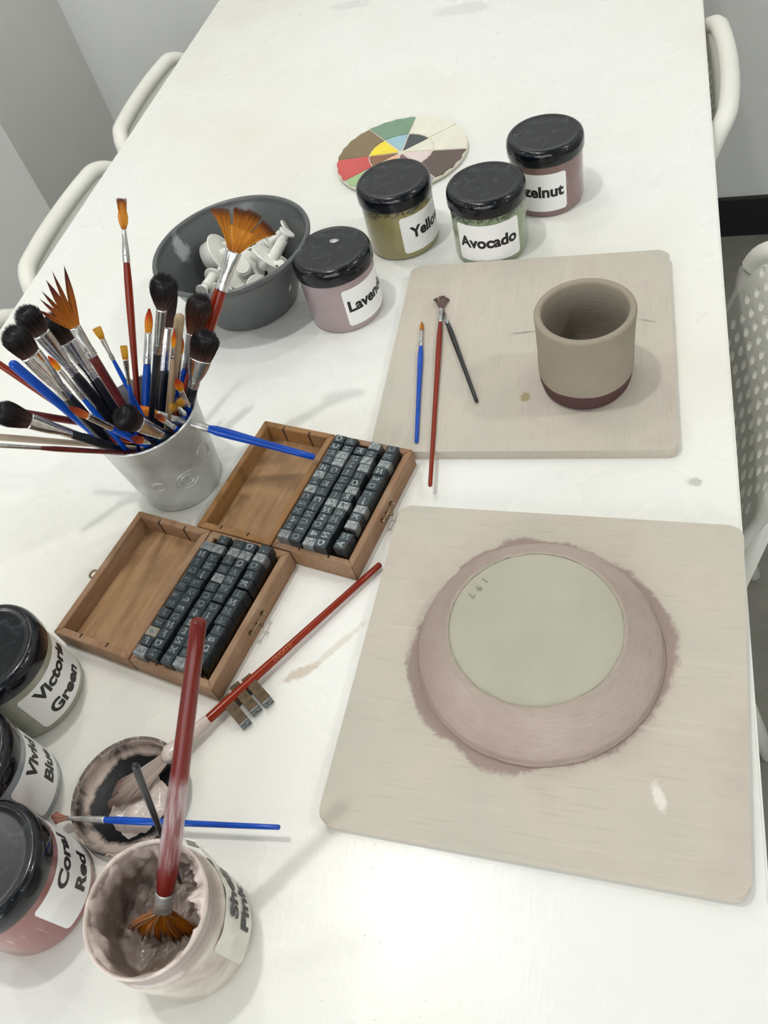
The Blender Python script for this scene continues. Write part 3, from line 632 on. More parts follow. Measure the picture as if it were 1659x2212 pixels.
# ------------------------------------------------------------------ brushes
AMB0, AMB1 = srgb(196, 124, 20), srgb(178, 96, 16)
def hair_obj(name, parent, core, strands, mat=None):
    """core: list of rings [(pts, colour)], strands: list of (path points, radius, [colours])"""
    V, F, Cc = [], [], []
    if core:
        base = len(V); m = len(core[0][0])
        for pts, c in core:
            for p in pts: V.append(p); Cc.append(c)
        for i in range(len(core) - 1):
            for k in range(m):
                a = base + i * m + k; b = base + i * m + (k + 1) % m; F.append((a, b, b + m, a + m))
        F.append(tuple(base + k for k in range(m))[::-1]); F.append(tuple(base + (len(core) - 1) * m + k for k in range(m)))
    for path, rad, cols in strands:
        b0 = len(V); n = len(path); t = (path[-1] - path[0]).normalized(); x = t.cross(Vector((.3, .9, .2))).normalized(); y = t.cross(x)
        for i, p in enumerate(path):
            r = rad * (1 - (i / (n - 1)) ** 2 * .75)
            for k in range(3): V.append(p + x * (r * cos(2.094 * k)) + y * (r * sin(2.094 * k))); Cc.append(cols[i])
        for i in range(n - 1):
            for k in range(3): F.append((b0 + i * 3 + k, b0 + i * 3 + (k + 1) % 3, b0 + (i + 1) * 3 + (k + 1) % 3, b0 + (i + 1) * 3 + k))
        F.append((b0 + 3 * n - 3, b0 + 3 * n - 2, b0 + 3 * n - 1))
    me = bpy.data.meshes.new(name); me.from_pydata(V, [], F); ca = me.color_attributes.new('Col', 'FLOAT_COLOR', 'POINT')
    ca.data.foreach_set('color', [x for c in Cc for x in c]); me.update()
    return link(name, me, mat or M['bristle'], parent)
def lerpc(stops, t, j=0):
    for (t0, c0), (t1, c1) in zip(stops, stops[1:]):
        if t <= t1:
            u = max(0, min(1, (t - t0) / (t1 - t0 + 1e-9))); return tuple((a + (b - a) * u) * (1 + j) for a, b in zip(c0[:3], c1[:3])) + (1,)
    return tuple(a * (1 + j) for a in stops[-1][1][:3]) + (1,)
PAL = {'mop': [(0, srgb(92, 66, 56)), (.35, srgb(58, 42, 40)), (.7, srgb(26, 22, 24)), (1, srgb(20, 18, 22))],
       'mopbrown': [(0, srgb(128, 84, 58)), (.45, srgb(104, 66, 48)), (.75, srgb(40, 30, 30)), (1, srgb(24, 20, 24))],
       'amber': [(0, srgb(170, 96, 14)), (.3, srgb(206, 136, 28)), (.8, srgb(190, 112, 24)), (.92, srgb(120, 52, 24)), (1, srgb(84, 34, 26))],
       'spike': [(0, srgb(176, 104, 20)), (.5, srgb(170, 92, 24)), (.8, srgb(96, 40, 30)), (1, srgb(40, 24, 28))],
       'yellow': [(0, srgb(168, 110, 20)), (.4, srgb(206, 152, 40)), (1, srgb(214, 164, 60))],
       'orange': [(0, srgb(226, 160, 40)), (.4, srgb(232, 140, 24)), (.75, srgb(206, 72, 24)), (1, srgb(150, 34, 20))],
       'dkor': [(0, srgb(214, 120, 50)), (.4, srgb(180, 78, 36)), (1, srgb(118, 36, 24))],
       'slip': [(0, srgb(104, 82, 78)), (1, srgb(112, 90, 86))],
       'pink': [(0, srgb(196, 182, 174)), (.6, srgb(190, 172, 162)), (1, srgb(168, 142, 130))],
       'coral': [(0, srgb(190, 160, 148)), (.5, srgb(196, 140, 120)), (1, srgb(170, 110, 96))],
       'wet': [(0, srgb(170, 104, 24)), (.5, srgb(196, 116, 10)), (.85, srgb(176, 96, 14)), (1, srgb(120, 66, 30))]}
def bristles(parent, kind, z0, L, hw, fw, ft, pal, rnd, bend=(0, 0), n=None, mat=None):
    """z0 start, L length, hw head half width, fw/ft ferrule half width and half thickness"""
    st = PAL[pal]; strands = []; core = []
    bx, by = bend
    def B(z, x, y): t = (z - z0) / L; return Vector((x + bx * t * t, y + by * t * t, z))
    if kind in ('mop', 'mopnarrow'):
        th = hw * (.80 if kind == 'mop' else .55)
        def prof(t):
            e = min(1, t / .8) ** .85; c = 1 if t < .74 else max(0, 1 - ((t - .74) / .28) ** 2.2) ** .5
            return (fw + (hw - fw) * e) * c, (ft + (th - ft) * e) * c
        for i in range(12):
            t = i / 11 * .93; a, b = prof(t); a *= .84; b *= .84
            core.append(([B(z0 - .001 + L * t, a * cos(2 * pi * k / 20) * (1 + .06 * noise.noise(Vector((k, i * .3, z0 * 99)))), b * sin(2 * pi * k / 20)) for k in range(20)], lerpc(st, t)))
        for _ in range(n or 1500):
            an = rnd.random() * 2 * pi; q = sqrt(rnd.random()); x0, y0 = fw * q * cos(an), ft * q * sin(an); Lq = L * (1 - .26 * q ** 3) * (.92 + .13 * rnd.random())
            x1, y1 = hw * q * cos(an) * 1.05, th * q * sin(an) * 1.05; j = (rnd.random() - .5) * .9; pts = []; cs = []
            clump = noise.noise(Vector((an * 2.2, q * 3, z0 * 70))) * .12
            for i in range(5):
                t = i / 4; e = min(1, t / .85) ** .85 * (1 + clump * .5); pts.append(B(z0 + Lq * t * (1 + clump * .5), x0 + (x1 - x0) * e, y0 + (y1 - y0) * e)); cs.append(lerpc(st, t * Lq / L, j))
            strands.append((pts, .00019, cs))
    elif kind == 'fan':
        clumps = [(-.95, -.47, 1.0), (-.42, .02, 1.06), (.0, .38, 1.0), (.47, .98, .94)]
        for _ in range(n or 1500):
            c = rnd.choice(clumps); u = rnd.uniform(c[0], c[1]); A = u * .72; Lq = L * c[2] * (.94 + .07 * rnd.random()) ; y0 = (rnd.random() - .5) * 2 * ft; j = (rnd.random() - .5) * .35
            pts, cs = [], []
            for i in range(5):
                t = i / 4; a = A * (.35 + .65 * min(1, t * 2)); pts.append(B(z0 + Lq * t * cos(A * t), fw * u * .8 + (hw * u * 1.0 - fw * u * .8) * t ** 1.05, y0 * (1 - t * .5))); cs.append(lerpc(st, t, j))
            strands.append((pts, .00020, cs))
        for c in clumps:
            pts = []
        M8 = 24; 
        for i in range(6):
            t = i / 5 * .55; w = fw * .85 + (hw * .92 - fw * .85) * t
            core.append(([B(z0 + L * t, w * cos(2 * pi * k / M8), ft * .7 * sin(2 * pi * k / M8)) for k in range(M8)], lerpc(st, t)))
    elif kind == 'wetfan':
        cl = [(-1 + 2 * (k + .5) / 9, rnd.uniform(.62, 1.0), rnd.random()) for k in range(9)]
        for _ in range(1500):
            u0, Lr, cc = rnd.choice(cl); q = rnd.uniform(-1, 1); u = u0 + q * .17; Lq = L * Lr * (1 - .25 * abs(q)) * (.93 + .07 * rnd.random()) * (1 - .22 * u0 * u0); y0 = (rnd.random() - .5) * 2 * ft; j = (rnd.random() - .5) * .4; pts, cs = [], []
            pk = rnd.random() < (.45 if cc < .25 else .05)
            for i in range(5):
                t = i / 4; A = u * .9; pts.append(B(z0 + Lq * t * cos(A * .8), fw * u * .8 + (hw * (u0 + q * .17 * (1 - t * .55)) - fw * u * .8) * t, y0 * (1 - t * .4) + .0015 * sin(u * 9) * t)); cs.append(lerpc(PAL['pink'] if pk else st, t, j))
            strands.append((pts, .00022, cs))
    elif kind == 'spikes':
        for lx, lz, w in ((-.019, .053, .15), (-.008, .0537, .08), (0, .049, .16), (.008, .043, .08), (.013, .037, .07), (.0195, .030, .11)):
            sx = lx / .0195; lx *= .93; lz *= .93; tip = Vector((lx, (rnd.random() - .5) * .003, z0 + lz))
            for _ in range(110):
                q = rnd.uniform(-1, 1); y0 = rnd.uniform(-1, 1) * ft * .7; b = Vector((fw * (sx * .6 + q * .35), y0, z0)); pts, cs = [], []; j = (rnd.random() - .5) * .3
                wid = hw * w
                for i in range(6):
                    t = i / 5; p = b.lerp(tip, t * (.93 + .07 * rnd.random() if i == 5 else 1)); p.x += q * wid * sin(pi * min(1, t)) * .8; p.y += y0 * .5 * sin(pi * t); pts.append(p); cs.append(lerpc(st, t, j))
                strands.append((pts, .00026, cs))
    elif kind == 'frayed':
        for _ in range(420):
            s = rnd.choice((-1, 1)); an = rnd.random() * 2 * pi; q = rnd.random(); pts, cs = [], []; j = (rnd.random() - .5) * .4
            d = Vector((cos(an) * hw * q * .8 + s * hw * .5, sin(an) * hw * .7 * q, L * (.9 - q * .55) * (.6 + .4 * rnd.random())))
            for i in range(4): t = i / 3; pts.append(Vector((fw * s * .5, 0, z0)) + Vector((d.x * t ** .7, d.y * t ** .7, d.z * t)) + Vector((rnd.uniform(-1, 1), rnd.uniform(-1, 1), rnd.uniform(-1, 1))) * .0013 * t); cs.append(lerpc(st, t, j))
            strands.append((pts, .00018, cs))
    else:   # round, filbert, flat
        flat = kind == 'flat'; sp = {'round': .35, 'filbert': .5, 'flat': 1.0, 'fanedge': 1.0}[kind]
        for i in range(10):
            t = i / 9 * .96; w = fw + (hw - fw) * sin(pi * min(1, t * (1.2 if not flat else .5)))
            k_ = 1 if flat or kind == 'fanedge' else (1 if t < sp else sqrt(max(0.02, 1 - ((t - sp) / (1.0 - sp)) ** 2)))
            core.append(([B(z0 - .001 + L * t, w * k_ * .92 * cos(2 * pi * k / 14), ft * (1.1 if kind == 'round' else (1 - .5 * t)) * k_ * .92 * sin(2 * pi * k / 14)) for k in range(14)], lerpc(st, t)))
        for _ in range(n or 220):
            an = rnd.random() * 2 * pi; q = sqrt(rnd.random()); j = (rnd.random() - .5) * .35; pts, cs = [], []
            for i in range(6):
                t = i / 5; w = fw + (hw - fw) * sin(pi * min(1, t * (1.2 if not flat else .5)))
                k_ = 1 if flat or kind == 'fanedge' else (1 if t < sp else sqrt(max(0.01, 1 - ((t - sp) / (1.02 - sp)) ** 2)))
                if kind == 'fanedge': w = fw + (hw - fw) * t
                wob_ = 1 + .05 * noise.noise(Vector((an * 3, q * 4, z0 * 50)))
                pts.append(B(z0 + L * t * (wob_ if flat or kind == 'fanedge' else 1) * (.97 + (.04 * rnd.random() if i == 5 else 0)), w * k_ * q * cos(an), ft * (1.15 if kind == 'round' else (1 - .5 * t)) * k_ * q * sin(an))); cs.append(lerpc(st, t, j))
            strands.append((pts, .00020, cs))
    return hair_obj('bristles', parent, core, strands, mat)

def make_brush(name, label, base, tip, sb, sf, hw, fw, fb, hd, colour, kind, pal=None, roll=0, fmat=None, bend=(0, 0), group=None, cat='brush', rod=None, hmat=None, view=(0, 0, .61)):
    """widths in mm; base/tip world points; sb and sf where bristles and ferrule begin, measured from the base"""
    Bv, T = Vector(base), Vector(tip); L = (T - Bv).length; z = (T - Bv).normalized(); rnd = random.Random(sum(map(ord, label)))
    yv = (Vector(view) - T); yv = (yv - z * yv.dot(z)).normalized(); xv = yv.cross(z).normalized()
    rot = Matrix((xv, yv, z)).transposed() @ Matrix.Rotation(radians(roll), 3, 'Z')
    t = thing(name, label, cat, mat=Matrix.Translation(Bv) @ rot.to_4x4(), group=group)
    if kind == 'mop': fw *= 1.28; fb *= 1.12; hd *= 1.08; hw *= 1.05
    r = hd / 2000; rb = fb / 2000; fwm = fw / 2000; hwm = hw / 2000
    hm = hmat or M[colour]
    bm = bmesh.new()
    if kind == 'stick':
        bm_lathe(bm, [(0, 0), (r * .5, .0004), (r * .62, .003), (r * .8, L * .4), (r, L * .8), (r, L - r * 1.1)] + [(r * cos(radians(a)), L - r * 1.1 + r * 1.1 * sin(radians(a))) for a in (20, 40, 60, 78)] + [(0, L)], 20)
        from_bm('handle', bm, hm, t); return t
    ft = min(fwm, rb * .5) if kind in ('fan', 'wetfan', 'spikes', 'fanedge', 'flat', 'mop') and kind != 'round' else fwm * .8
    if kind == 'mop': ft = max(fwm * .36, rb * .5)
    if kind in ('round', 'frayed'): ft = fwm
    if kind == 'fanedge': ft = fwm * .6
    bm_lathe(bm, [(0, 0), (r * .50, .0003), (r * .66, .0015), (r * .70, sf * .15), (r * .8, sf * .5), (r, sf * .80), (r * .98, sf * .92), (rb * .97, sf - .001), (rb * .9, sf + .002), (0, sf + .003)], 20)
    from_bm('handle', bm, hm, t)
    end = sb if kind != 'offframe' else L
    bm = bmesh.new(); rings = []; Lf = end - sf; n = 26
    for i in range(n + 1):
        u = i / n; e = u * u * (3 - 2 * u) if kind not in ('round',) else u
        e = max(0, (u - .25) / .75); e = sin(e * pi / 2) ** .8 if kind == 'mop' else e * e * (3 - 2 * e)
        a = rb + (fwm - rb) * e; b = rb + (ft - rb) * e; zz = sf + Lf * u
        ringbump = 0
        if kind != 'offframe' and u < .24: ringbump = .00045 * (1 if int(u * 26) % 2 else -.2)
        rings.append([bm.verts.new(((a + ringbump) * cos(2 * pi * k / 28), (b + ringbump) * sin(2 * pi * k / 28), zz)) for k in range(28)])
    if kind in ('fan', 'spikes', 'mop'):   # pinched mouth of the ferrule
        pass
    for A, B_ in zip(rings, rings[1:]):
        for k in range(28): bm.faces.new((A[k], A[(k + 1) % 28], B_[(k + 1) % 28], B_[k]))
    bm.faces.new(rings[-1])
    from_bm('ferrule', bm, fmat or M['silver'], t)
    if kind == 'offframe': return t
    pal = pal or {'mop': 'mop', 'mopnarrow': 'mop', 'fan': 'amber', 'spikes': 'spike', 'fanedge': 'amber', 'flat': 'yellow', 'filbert': 'orange', 'round': 'orange', 'frayed': 'yellow'}[kind]
    bristles(t, kind, sb, L - sb, hwm, fwm * .95, ft * .9, pal, rnd, bend)
    return t

PB = 'brushes standing in the metal pot'
BR = [
('tall red-brown brush with an amber fan seen edge-on, highest above the metal pot',(-0.476, 0.4766, 0.02),(-0.4359, 0.6015, 0.2508),0.2392,0.2099,9.7,3.9,6.2,7.3,'red','fanedge',{}),
('large amber fan brush with a thick red handle, spread in front of the grey bowl',(-0.4451, 0.4666, 0.035),(-0.3136, 0.5886, 0.2374),0.2335,0.1966,62,14.0,11.4,13.0,'red','fan',{}),
('fan brush with its bristles clumped into pointed spikes and a maroon handle',(-0.4312, 0.451, 0.006),(-0.4356, 0.4628, 0.2457),0.2186,0.1874,33.3,9.6,8.7,8.7,'maroon','spikes',{}),
('black upright mop brush with wide ferrule, leftmost of the three on the left',(-0.458, 0.4493, 0.02),(-0.456, 0.421, 0.2583),0.2105,0.1559,21.3,13.4,9.0,10.1,'black','mop',{}),
('black upright mop brush, second of the three on the left of the pot',(-0.4738, 0.4852, 0.006),(-0.4961, 0.4834, 0.2284),0.1948,0.1450,21.6,11.8,8.1,9.9,'black','mop',{}),
('black mop brush whose head is partly hidden behind the spiky fan brush',(-0.4647, 0.4808, 0.006),(-0.4962, 0.5078, 0.2016),0.1700,0.1265,21.8,12.6,9.2,10.3,'black','mop',{}),
('small blue brush with a slanting ragged yellow tip, right of the spiky fan brush',(-0.4275, 0.4577, 0.02),(-0.405, 0.4501, 0.2322),0.2015,0.1776,7.4,4.3,3.1,4.0,'blue','flat',{}),
('small blue brush with a square yellow tip just left of the tall red handle',(-0.46, 0.4535, 0.035),(-0.3849, 0.4439, 0.218),0.1816,0.1495,5.8,4.7,3.1,4.2,'blue','flat',{}),
('blue brush with an orange pointed tip just right of the tall red handle',(-0.4698, 0.4598, 0.02),(-0.4317, 0.5563, 0.1634),0.1545,0.1240,7.6,6.5,7.3,7.9,'blue','filbert',{}),
('black mop brush with the topmost broad head at the back of the pot',(-0.4604, 0.4653, 0.035),(-0.3394, 0.4729, 0.2602),0.2214,0.1717,20.3,6.4,6.4,6.4,'black','mop',{}),
('black brush with narrow drooping bristles in front of the topmost mop',(-0.4675, 0.4726, 0.006),(-0.4076, 0.5724, 0.1793),0.1670,0.1229,14.2,11.6,12.3,12.9,'black','mopnarrow',{}),
('bare wooden stick with a rounded end among the upright brushes',(-0.462, 0.4808, 0.006),(-0.3615, 0.4993, 0.202),0.2210,0.2210,0.0,0.0,0.0,8.7,'wood','stick',{}),
('thin brush with an amber pointed tip standing before the wooden stick',(-0.4469, 0.4496, 0.006),(-0.3657, 0.4885, 0.1954),0.1911,0.1790,4.5,2.5,2.8,3.7,'wood','round',{}),
('small blue brush with a pointed orange-red tip right of the wooden stick',(-0.4599, 0.4864, 0.006),(-0.3755, 0.5064, 0.1705),0.1668,0.1349,5.1,4.1,5.1,6.0,'blue','round',{}),
('round mop brush with brown hair and black top, in front of the big fan handle',(-0.4642, 0.4917, 0.006),(-0.3565, 0.5341, 0.194),0.1777,0.1371,21.6,9.0,5.4,7.2,'blue','mop',dict(pal='mopbrown')),
('black mop brush with a round head facing the viewer at the right of the pot',(-0.4527, 0.4702, 0.006),(-0.3489, 0.5071, 0.1753),0.1704,0.1373,23.1,15.6,9.5,10.7,'black','mop',{}),
('short blue brush with a rounded red-orange tip low at the right of the pot',(-0.4161, 0.5055, 0.006),(-0.3797, 0.476, 0.1501),0.1333,0.1038,8.1,5.4,6.0,7.2,'blue','round',dict(pal='orange')),
('blue brush with frayed worn-out yellow bristles at the right rim of the pot',(-0.4222, 0.5165, 0.035),(-0.3687, 0.4452, 0.1528),0.1266,0.0949,13.9,3.5,5.2,5.8,'blue','frayed',{}),
('short blue brush with a dark orange tip beside the long resting blue brush',(-0.4205, 0.5093, 0.02),(-0.3824, 0.432, 0.1503),0.1374,0.1052,6.0,5.8,6.4,7.0,'blue','round',dict(pal='dkor')),
('black round mop brush hanging over the front of the pot',(-0.4076, 0.4946, 0.02),(-0.4031, 0.4159, 0.1684),0.1342,0.1006,22.0,11.4,10.3,11.4,'black','mop',{}),
('short blue brush with a domed orange tip at the front rim, left of its twin',(-0.4362, 0.5175, 0.006),(-0.4264, 0.4255, 0.1269),0.1356,0.1159,7.3,6.7,6.1,6.1,'blue','round',dict(pal='dkor')),
('short blue brush with a domed orange tip at the front rim, right of its twin',(-0.4179, 0.5096, 0.006),(-0.4118, 0.4221, 0.1308),0.1368,0.1149,7.8,6.6,6.0,6.0,'blue','round',dict(pal='dkor')),
('blue brush with a reddish orange tip leaning left, above the maroon handle',(-0.4151, 0.4711, 0.035),(-0.426, 0.3965, 0.1973),0.1562,0.1239,6.3,5.6,5.8,6.9,'blue','filbert',dict(pal='dkor')),
('blue brush with a long flared amber tip leaning out to the left of the pot',(-0.4653, 0.5029, 0.006),(-0.4797, 0.3941, 0.1886),0.1741,0.1196,9.8,8.5,4.7,7.1,'blue','filbert',dict(pal='orange')),
('dark brown mop brush leaning out low at the left frame edge',(-0.4229, 0.4833, 0.006),(-0.4745, 0.377, 0.2149),0.2069,0.1646,19.3,10.2,6.8,8.0,'black','mop',{}),
('thin maroon-handled brush lying lowest over the left rim of the pot',(-0.430, 0.495, 0.02),(-0.448, 0.327, 0.231),.30,0.212,0,3.6,3.4,4.7,'maroon','offframe',{}),
('thick blue handle end pointing up and left out of the pot',(-0.453, 0.4595, 0.006),(-0.5068, 0.4476, 0.2004),0.2021,0.2021,0.0,0.0,0.0,8.9,'blue','stick',{}),
('red handle end leaving the frame above the thick blue handle',(-0.4241, 0.4561, 0.012),(-0.5391, 0.4594, 0.1968),0.218,0.218,0.0,0.0,0.0,6.1,'red','stick',{}),
('maroon handle end crossing low to the left frame edge',(-0.4377, 0.5189, 0.02),(-0.5324, 0.4128, 0.1819),0.2155,0.2155,0.0,0.0,0.0,7.5,'maroon','stick',{}),
('pale unpainted wooden dowel leaning out low to the left',(-0.4426, 0.5132, 0.006),(-0.4855, 0.3613, 0.2018),0.2515,0.2515,0.0,0.0,0.0,5.7,'natural','stick',{}),
('blue brush with a small orange tip between the two left mop ferrules',(-0.4402, 0.4462, 0.006),(-0.4411, 0.4245, 0.2264),0.2056,0.1682,5.0,4.1,4.3,5.2,'blue','filbert',{}),
]
for b in BR:
    lab = b[0]; kw = dict(b[11]); nm = 'wooden_stick' if 'stick' in lab or 'dowel' in lab else 'paint_brush'
    make_brush(nm, lab, *b[1:11], group=PB, cat='stick' if nm == 'wooden_stick' else 'brush', **kw)

# brushes elsewhere (base = handle end, tip = bristle tip)
make_brush('paint_brush', 'long blue brush resting from the pot rim down into the open wooden box', (-.286, .4879, .030), (-.4382, .4688, .1215), .153, .105, 9.5, 7.6, 7.2, 9.6, 'blue', 'filbert', pal='orange', fmat=M['silver_dull'])
z1 = BT + .0028
make_brush('paint_brush', 'small blue brush with a split amber tip lying on the cup board', (-.1927, .5222, z1 - .0006), (-.2161, .6997, z1), .164, .138, 4.0, 3.6, 4.6, 6.0, 'blue', 'round', pal='amber')
make_brush('paint_brush', 'red brush with a slip-covered fan tip lying across the near edge of the board', (-.1707, .4688, .0125), (-.1995, .7406, z1 + .001), .253, .229, 19, 4.6, 4.6, 6.2, 'red', 'fan', pal='slip')
make_brush('paint_brush', 'small black brush lying aslant on the board between the red brush and the cup', (-.1396, .5763, z1), (-.1985, .7270, z1 - .001), .142, .127, 3.0, 2.6, 5.0, 6.0, 'black', 'round', pal='slip')
t = make_brush('paint_brush', 'long red brush lying over the loose stamps, its tip buried in the glaze lid', (-.2042, .3847, .0052), (-.3740, .1445, .0125), .233, .214, 24, 7.5, 7.2, 8.4, 'red', 'fan', pal='pink', fmat=M['pinkglaze'])
me = text_mesh('DUGAT®', .0048, 0, .00004)
rot = Matrix.Rotation(-pi / 2, 3, 'Z')
for vt in me.vertices: x, y, z = vt.co; a = y / .0040; vt.co = (-(.0040 + z) * sin(a), (.0040 + z) * cos(a), .118 + x * -1)
o = link('printed_lettering', me, simple('gold_print', srgb(190, 110, 60), rough=.4), [c for c in t.children if c.name.startswith('handle')][0], False)
bm = bmesh.new(); rr_ = random.Random(3)
bm_lathe(bm, [(0, .195), (.0030, .196), (.0046, .200), (.0050, .207), (.0054, .214), (.0058, .222), (.0066, .230), (.0082, .238), (.0050, .244), (0, .246)], 40, lambda r, z, a, i: (r * (1 + .25 * noise.noise(Vector((cos(a) * 1.5, sin(a) * 1.5, z * 160)))), z + .0015 * noise.noise(Vector((cos(a), sin(a), z * 99)))))
from_bm('glaze_coating', bm, M['pinkglaze'], t)
make_brush('paint_brush', 'thin blue brush with a coral-coated tip balanced across the glaze lid', (-.2304, .1441, .0195), (-.4187, .1274, .0178), .1745, .143, 9.5, 3.4, 4.8, 5.8, 'blue', 'fan', pal='coral', fmat=M['silver_dull'])
t = make_brush('paint_brush', 'big red fan brush standing in the open jar, handle reaching towards the viewer', (-.228, .199, .229), (-.2880, .0500, .0345),   .2175, .1990, 48, 12.5, 12.0, 14.0, 'red', 'wetfan', pal='wet', bend=(.011, 0), fmat=M['silver_dull'], hmat=M['red_streaked'])
make_brush('wooden_stick', 'thin dark brush handle standing in the open jar behind the big red brush', (-.281, .092, .046), (-.269, .130, .174), .14, .14, 0, 0, 0, 4.6, 'black', 'stick', cat='stick')

# ------------------------------------------------------------------ type boxes and stamps
def make_box(label, c, ang, hx, hy, wall, warm, hook=True):
    H = .0225; t = thing('type_box', label, 'box', (c[0], c[1], 0), radians(ang))
    for side, nm in ((1, 'tray'), (-1, 'lid')):
        x0, x1 = (.0006, hx) if side > 0 else (-hx, -.0006)
        wm = M['boxwood_warm'] if warm and side < 0 else M['boxwood']
        bm = bmesh.new(); o = [(x0, -hy), (x1, -hy), (x1, hy), (x0, hy)]; i_ = [(x0 + wall, -hy + wall), (x1 - wall, -hy + wall), (x1 - wall, hy - wall), (x0 + wall, hy - wall)]
        for a in range(4):
            b = (a + 1) % 4
            vs = [bm.verts.new((p[0], p[1], z)) for z in (0, H) for p in (o[a], o[b], i_[b], i_[a])]
            for f in ((3, 2, 1, 0), (4, 5, 6, 7), (0, 1, 5, 4), (1, 2, 6, 5), (2, 3, 7, 6), (3, 0, 4, 7)): bm.faces.new([vs[k] for k in f])
        bmesh.ops.bevel(bm, geom=list(bm.edges), offset=.0006, segments=2, affect='EDGES')
        fr = from_bm(nm, bm, wm, t, True, 35)
        bm = bmesh.new(); bm_box(bm, x0 + wall * .8, x1 - wall * .8, -hy + wall * .8, hy - wall * .8, .0008, .0038); from_bm('floor_panel', bm, M['boxfloor'], fr, False)
        # saw kerfs for the dividers
        ks = (.0285, .0590) if side > 0 else (-.0285, -.0590)
        for k in ks:
            for s in (-1, 1):
                bm = bmesh.new(); bm_box(bm, k - .0007, k + .0007, min(s * (hy - wall - .0004), s * (hy - wall * .45)), max(s * (hy - wall - .0004), s * (hy - wall * .45)), .0045, H + .0002); from_bm('kerf', bm, M['darkslot'], fr, False)
            if side > 0:
                bm = bmesh.new(); bm_box(bm, k - .0006, k + .0006, -hy + wall, hy - wall, .004, .0170); from_bm('divider', bm, M['darkslot'], fr, False)
    # clasp pins on the right side
    bm = bmesh.new(); bm_tube(bm, [(hx + .0002, -.012, .014), (hx + .0030, -.010, .015), (hx + .0036, 0, .0155), (hx + .003, .010, .015), (hx + .0002, .012, .014)], .0009, 8)
    bm_tube(bm, [(hx, -.010, .014), (hx + .0045, -.010, .014)], .0017, 10); bm_tube(bm, [(hx, .010, .014), (hx + .0045, .010, .014)], .0017, 10); bm_tube(bm, [(hx, 0, .012), (hx + .0060, 0, .012)], .0012, 10); bm_tube(bm, [(hx + .0055, 0, .012), (hx + .0068, 0, .012)], .0019, 10)
    from_bm('clasp', bm, M['brass'], t)
    bm = bmesh.new()
    if hook: 
        bm_tube(bm, [(-hx - .0012, .004, .014), (-hx - .0060, .0005, .0145)] , .0011, 8)
        bm_tube(bm, [(-hx - .0085 + .0032 * cos(k / 14 * 2 * pi), -.0035 + .0042 * sin(k / 14 * 2 * pi), .0145) for k in range(14)], .0011, 8, close=True)
    bm_box(bm, -hx - .0012, -hx, -.014 + .006, .022, .011, .016); from_bm('hook', bm, M['brass'], t)
    return t
make_box('wooden box nearer the viewer, open beside its tray of letter stamps', (-.388, .3325), -13.3, .0885, .0713, .0072, False)
make_box('wooden box behind the other, with the blue brush resting in its empty half', (-.2905, .4560), -13.0, .0850, .0702, .0068, True, False)

def rot_mesh_box(wx, wy, h):
    bm = bmesh.new(); bm_box(bm, -wx / 2, wx / 2, -wy / 2, wy / 2, 0, h)
    for f in bm.faces: f.material_index = 1
    bmesh.ops.bisect_plane(bm, geom=bm.verts[:] + bm.edges[:] + bm.faces[:], plane_co=(0, 0, h * .62), plane_no=(0, 0, 1))
    bmesh.ops.bevel(bm, geom=[e for e in bm.edges if all(v.co.z > h * .9 for v in e.verts)], offset=.0005, segments=2, affect='EDGES')
    for f in bm.faces: f.material_index = 0 if f.calc_center_median().z > h * .62 else 1
    me = bpy.data.meshes.new('type_block'); bmesh.ops.recalc_face_normals(bm, faces=bm.faces); bm.to_mesh(me); bm.free(); return me
SH = .0290
BODY = {}
for wx in (1, .96):
    for fm in ('stamp_top', 'stamp_worn', 'stamp_tan'):
        me = rot_mesh_box(.0119 * wx, .0089, SH); me.materials.append(M[fm]); me.materials.append(M['stamp_side']); BODY[(wx, fm)] = me
GL = {}
def glyph(chx, bright):
    k = (chx, bright)
    if k not in GL:
        me = text_mesh(chx, .0082, .00022, .00040)
        for vt in me.vertices: vt.co.x *= -1
        me.flip_normals(); me.materials.append(M['glyph_bright' if bright else 'glyph']); GL[k] = me
    return GL[k]
BOXA = [(.0100, "@ .0520 N .0421 P .0330 D .0248 1 .0154 m .0064 g -.0029 S -.0120 F -.0226 E -.0325 8 -.0423 P -.0516 E -.0617"),
        (.0225, "5 .0620 P .0518 A .0419 M .0327 J .0232 P .0130 G .0040 d -.0048 E -.0140 O -.0230 N -.0320 F -.0411 D -.0504 2 -.0600"),
        (.0387, "- .0625 8 .0529 E .0436 m .0343 H .0241 A .0140 C .0045 O -.0049 6 -.0143 8 -.0236 E -.0328 N -.0421 X -.0513 K -.0606"),
        (.0513, "D .0624 @ .0531 Q .0438 V .0345 M .0252 W .0159 E .0064 C -.0040 I -.0133 N -.0226 H -.0319 R -.0412 B -.0505 E -.0598"),
        (.0667, ". .0640 9 .0546 D .0452 A .0358 K .0262 I .0150 N .0056 H -.0038 P -.0132 g -.0226 8 -.0320 D -.0414 6 -.0508")]
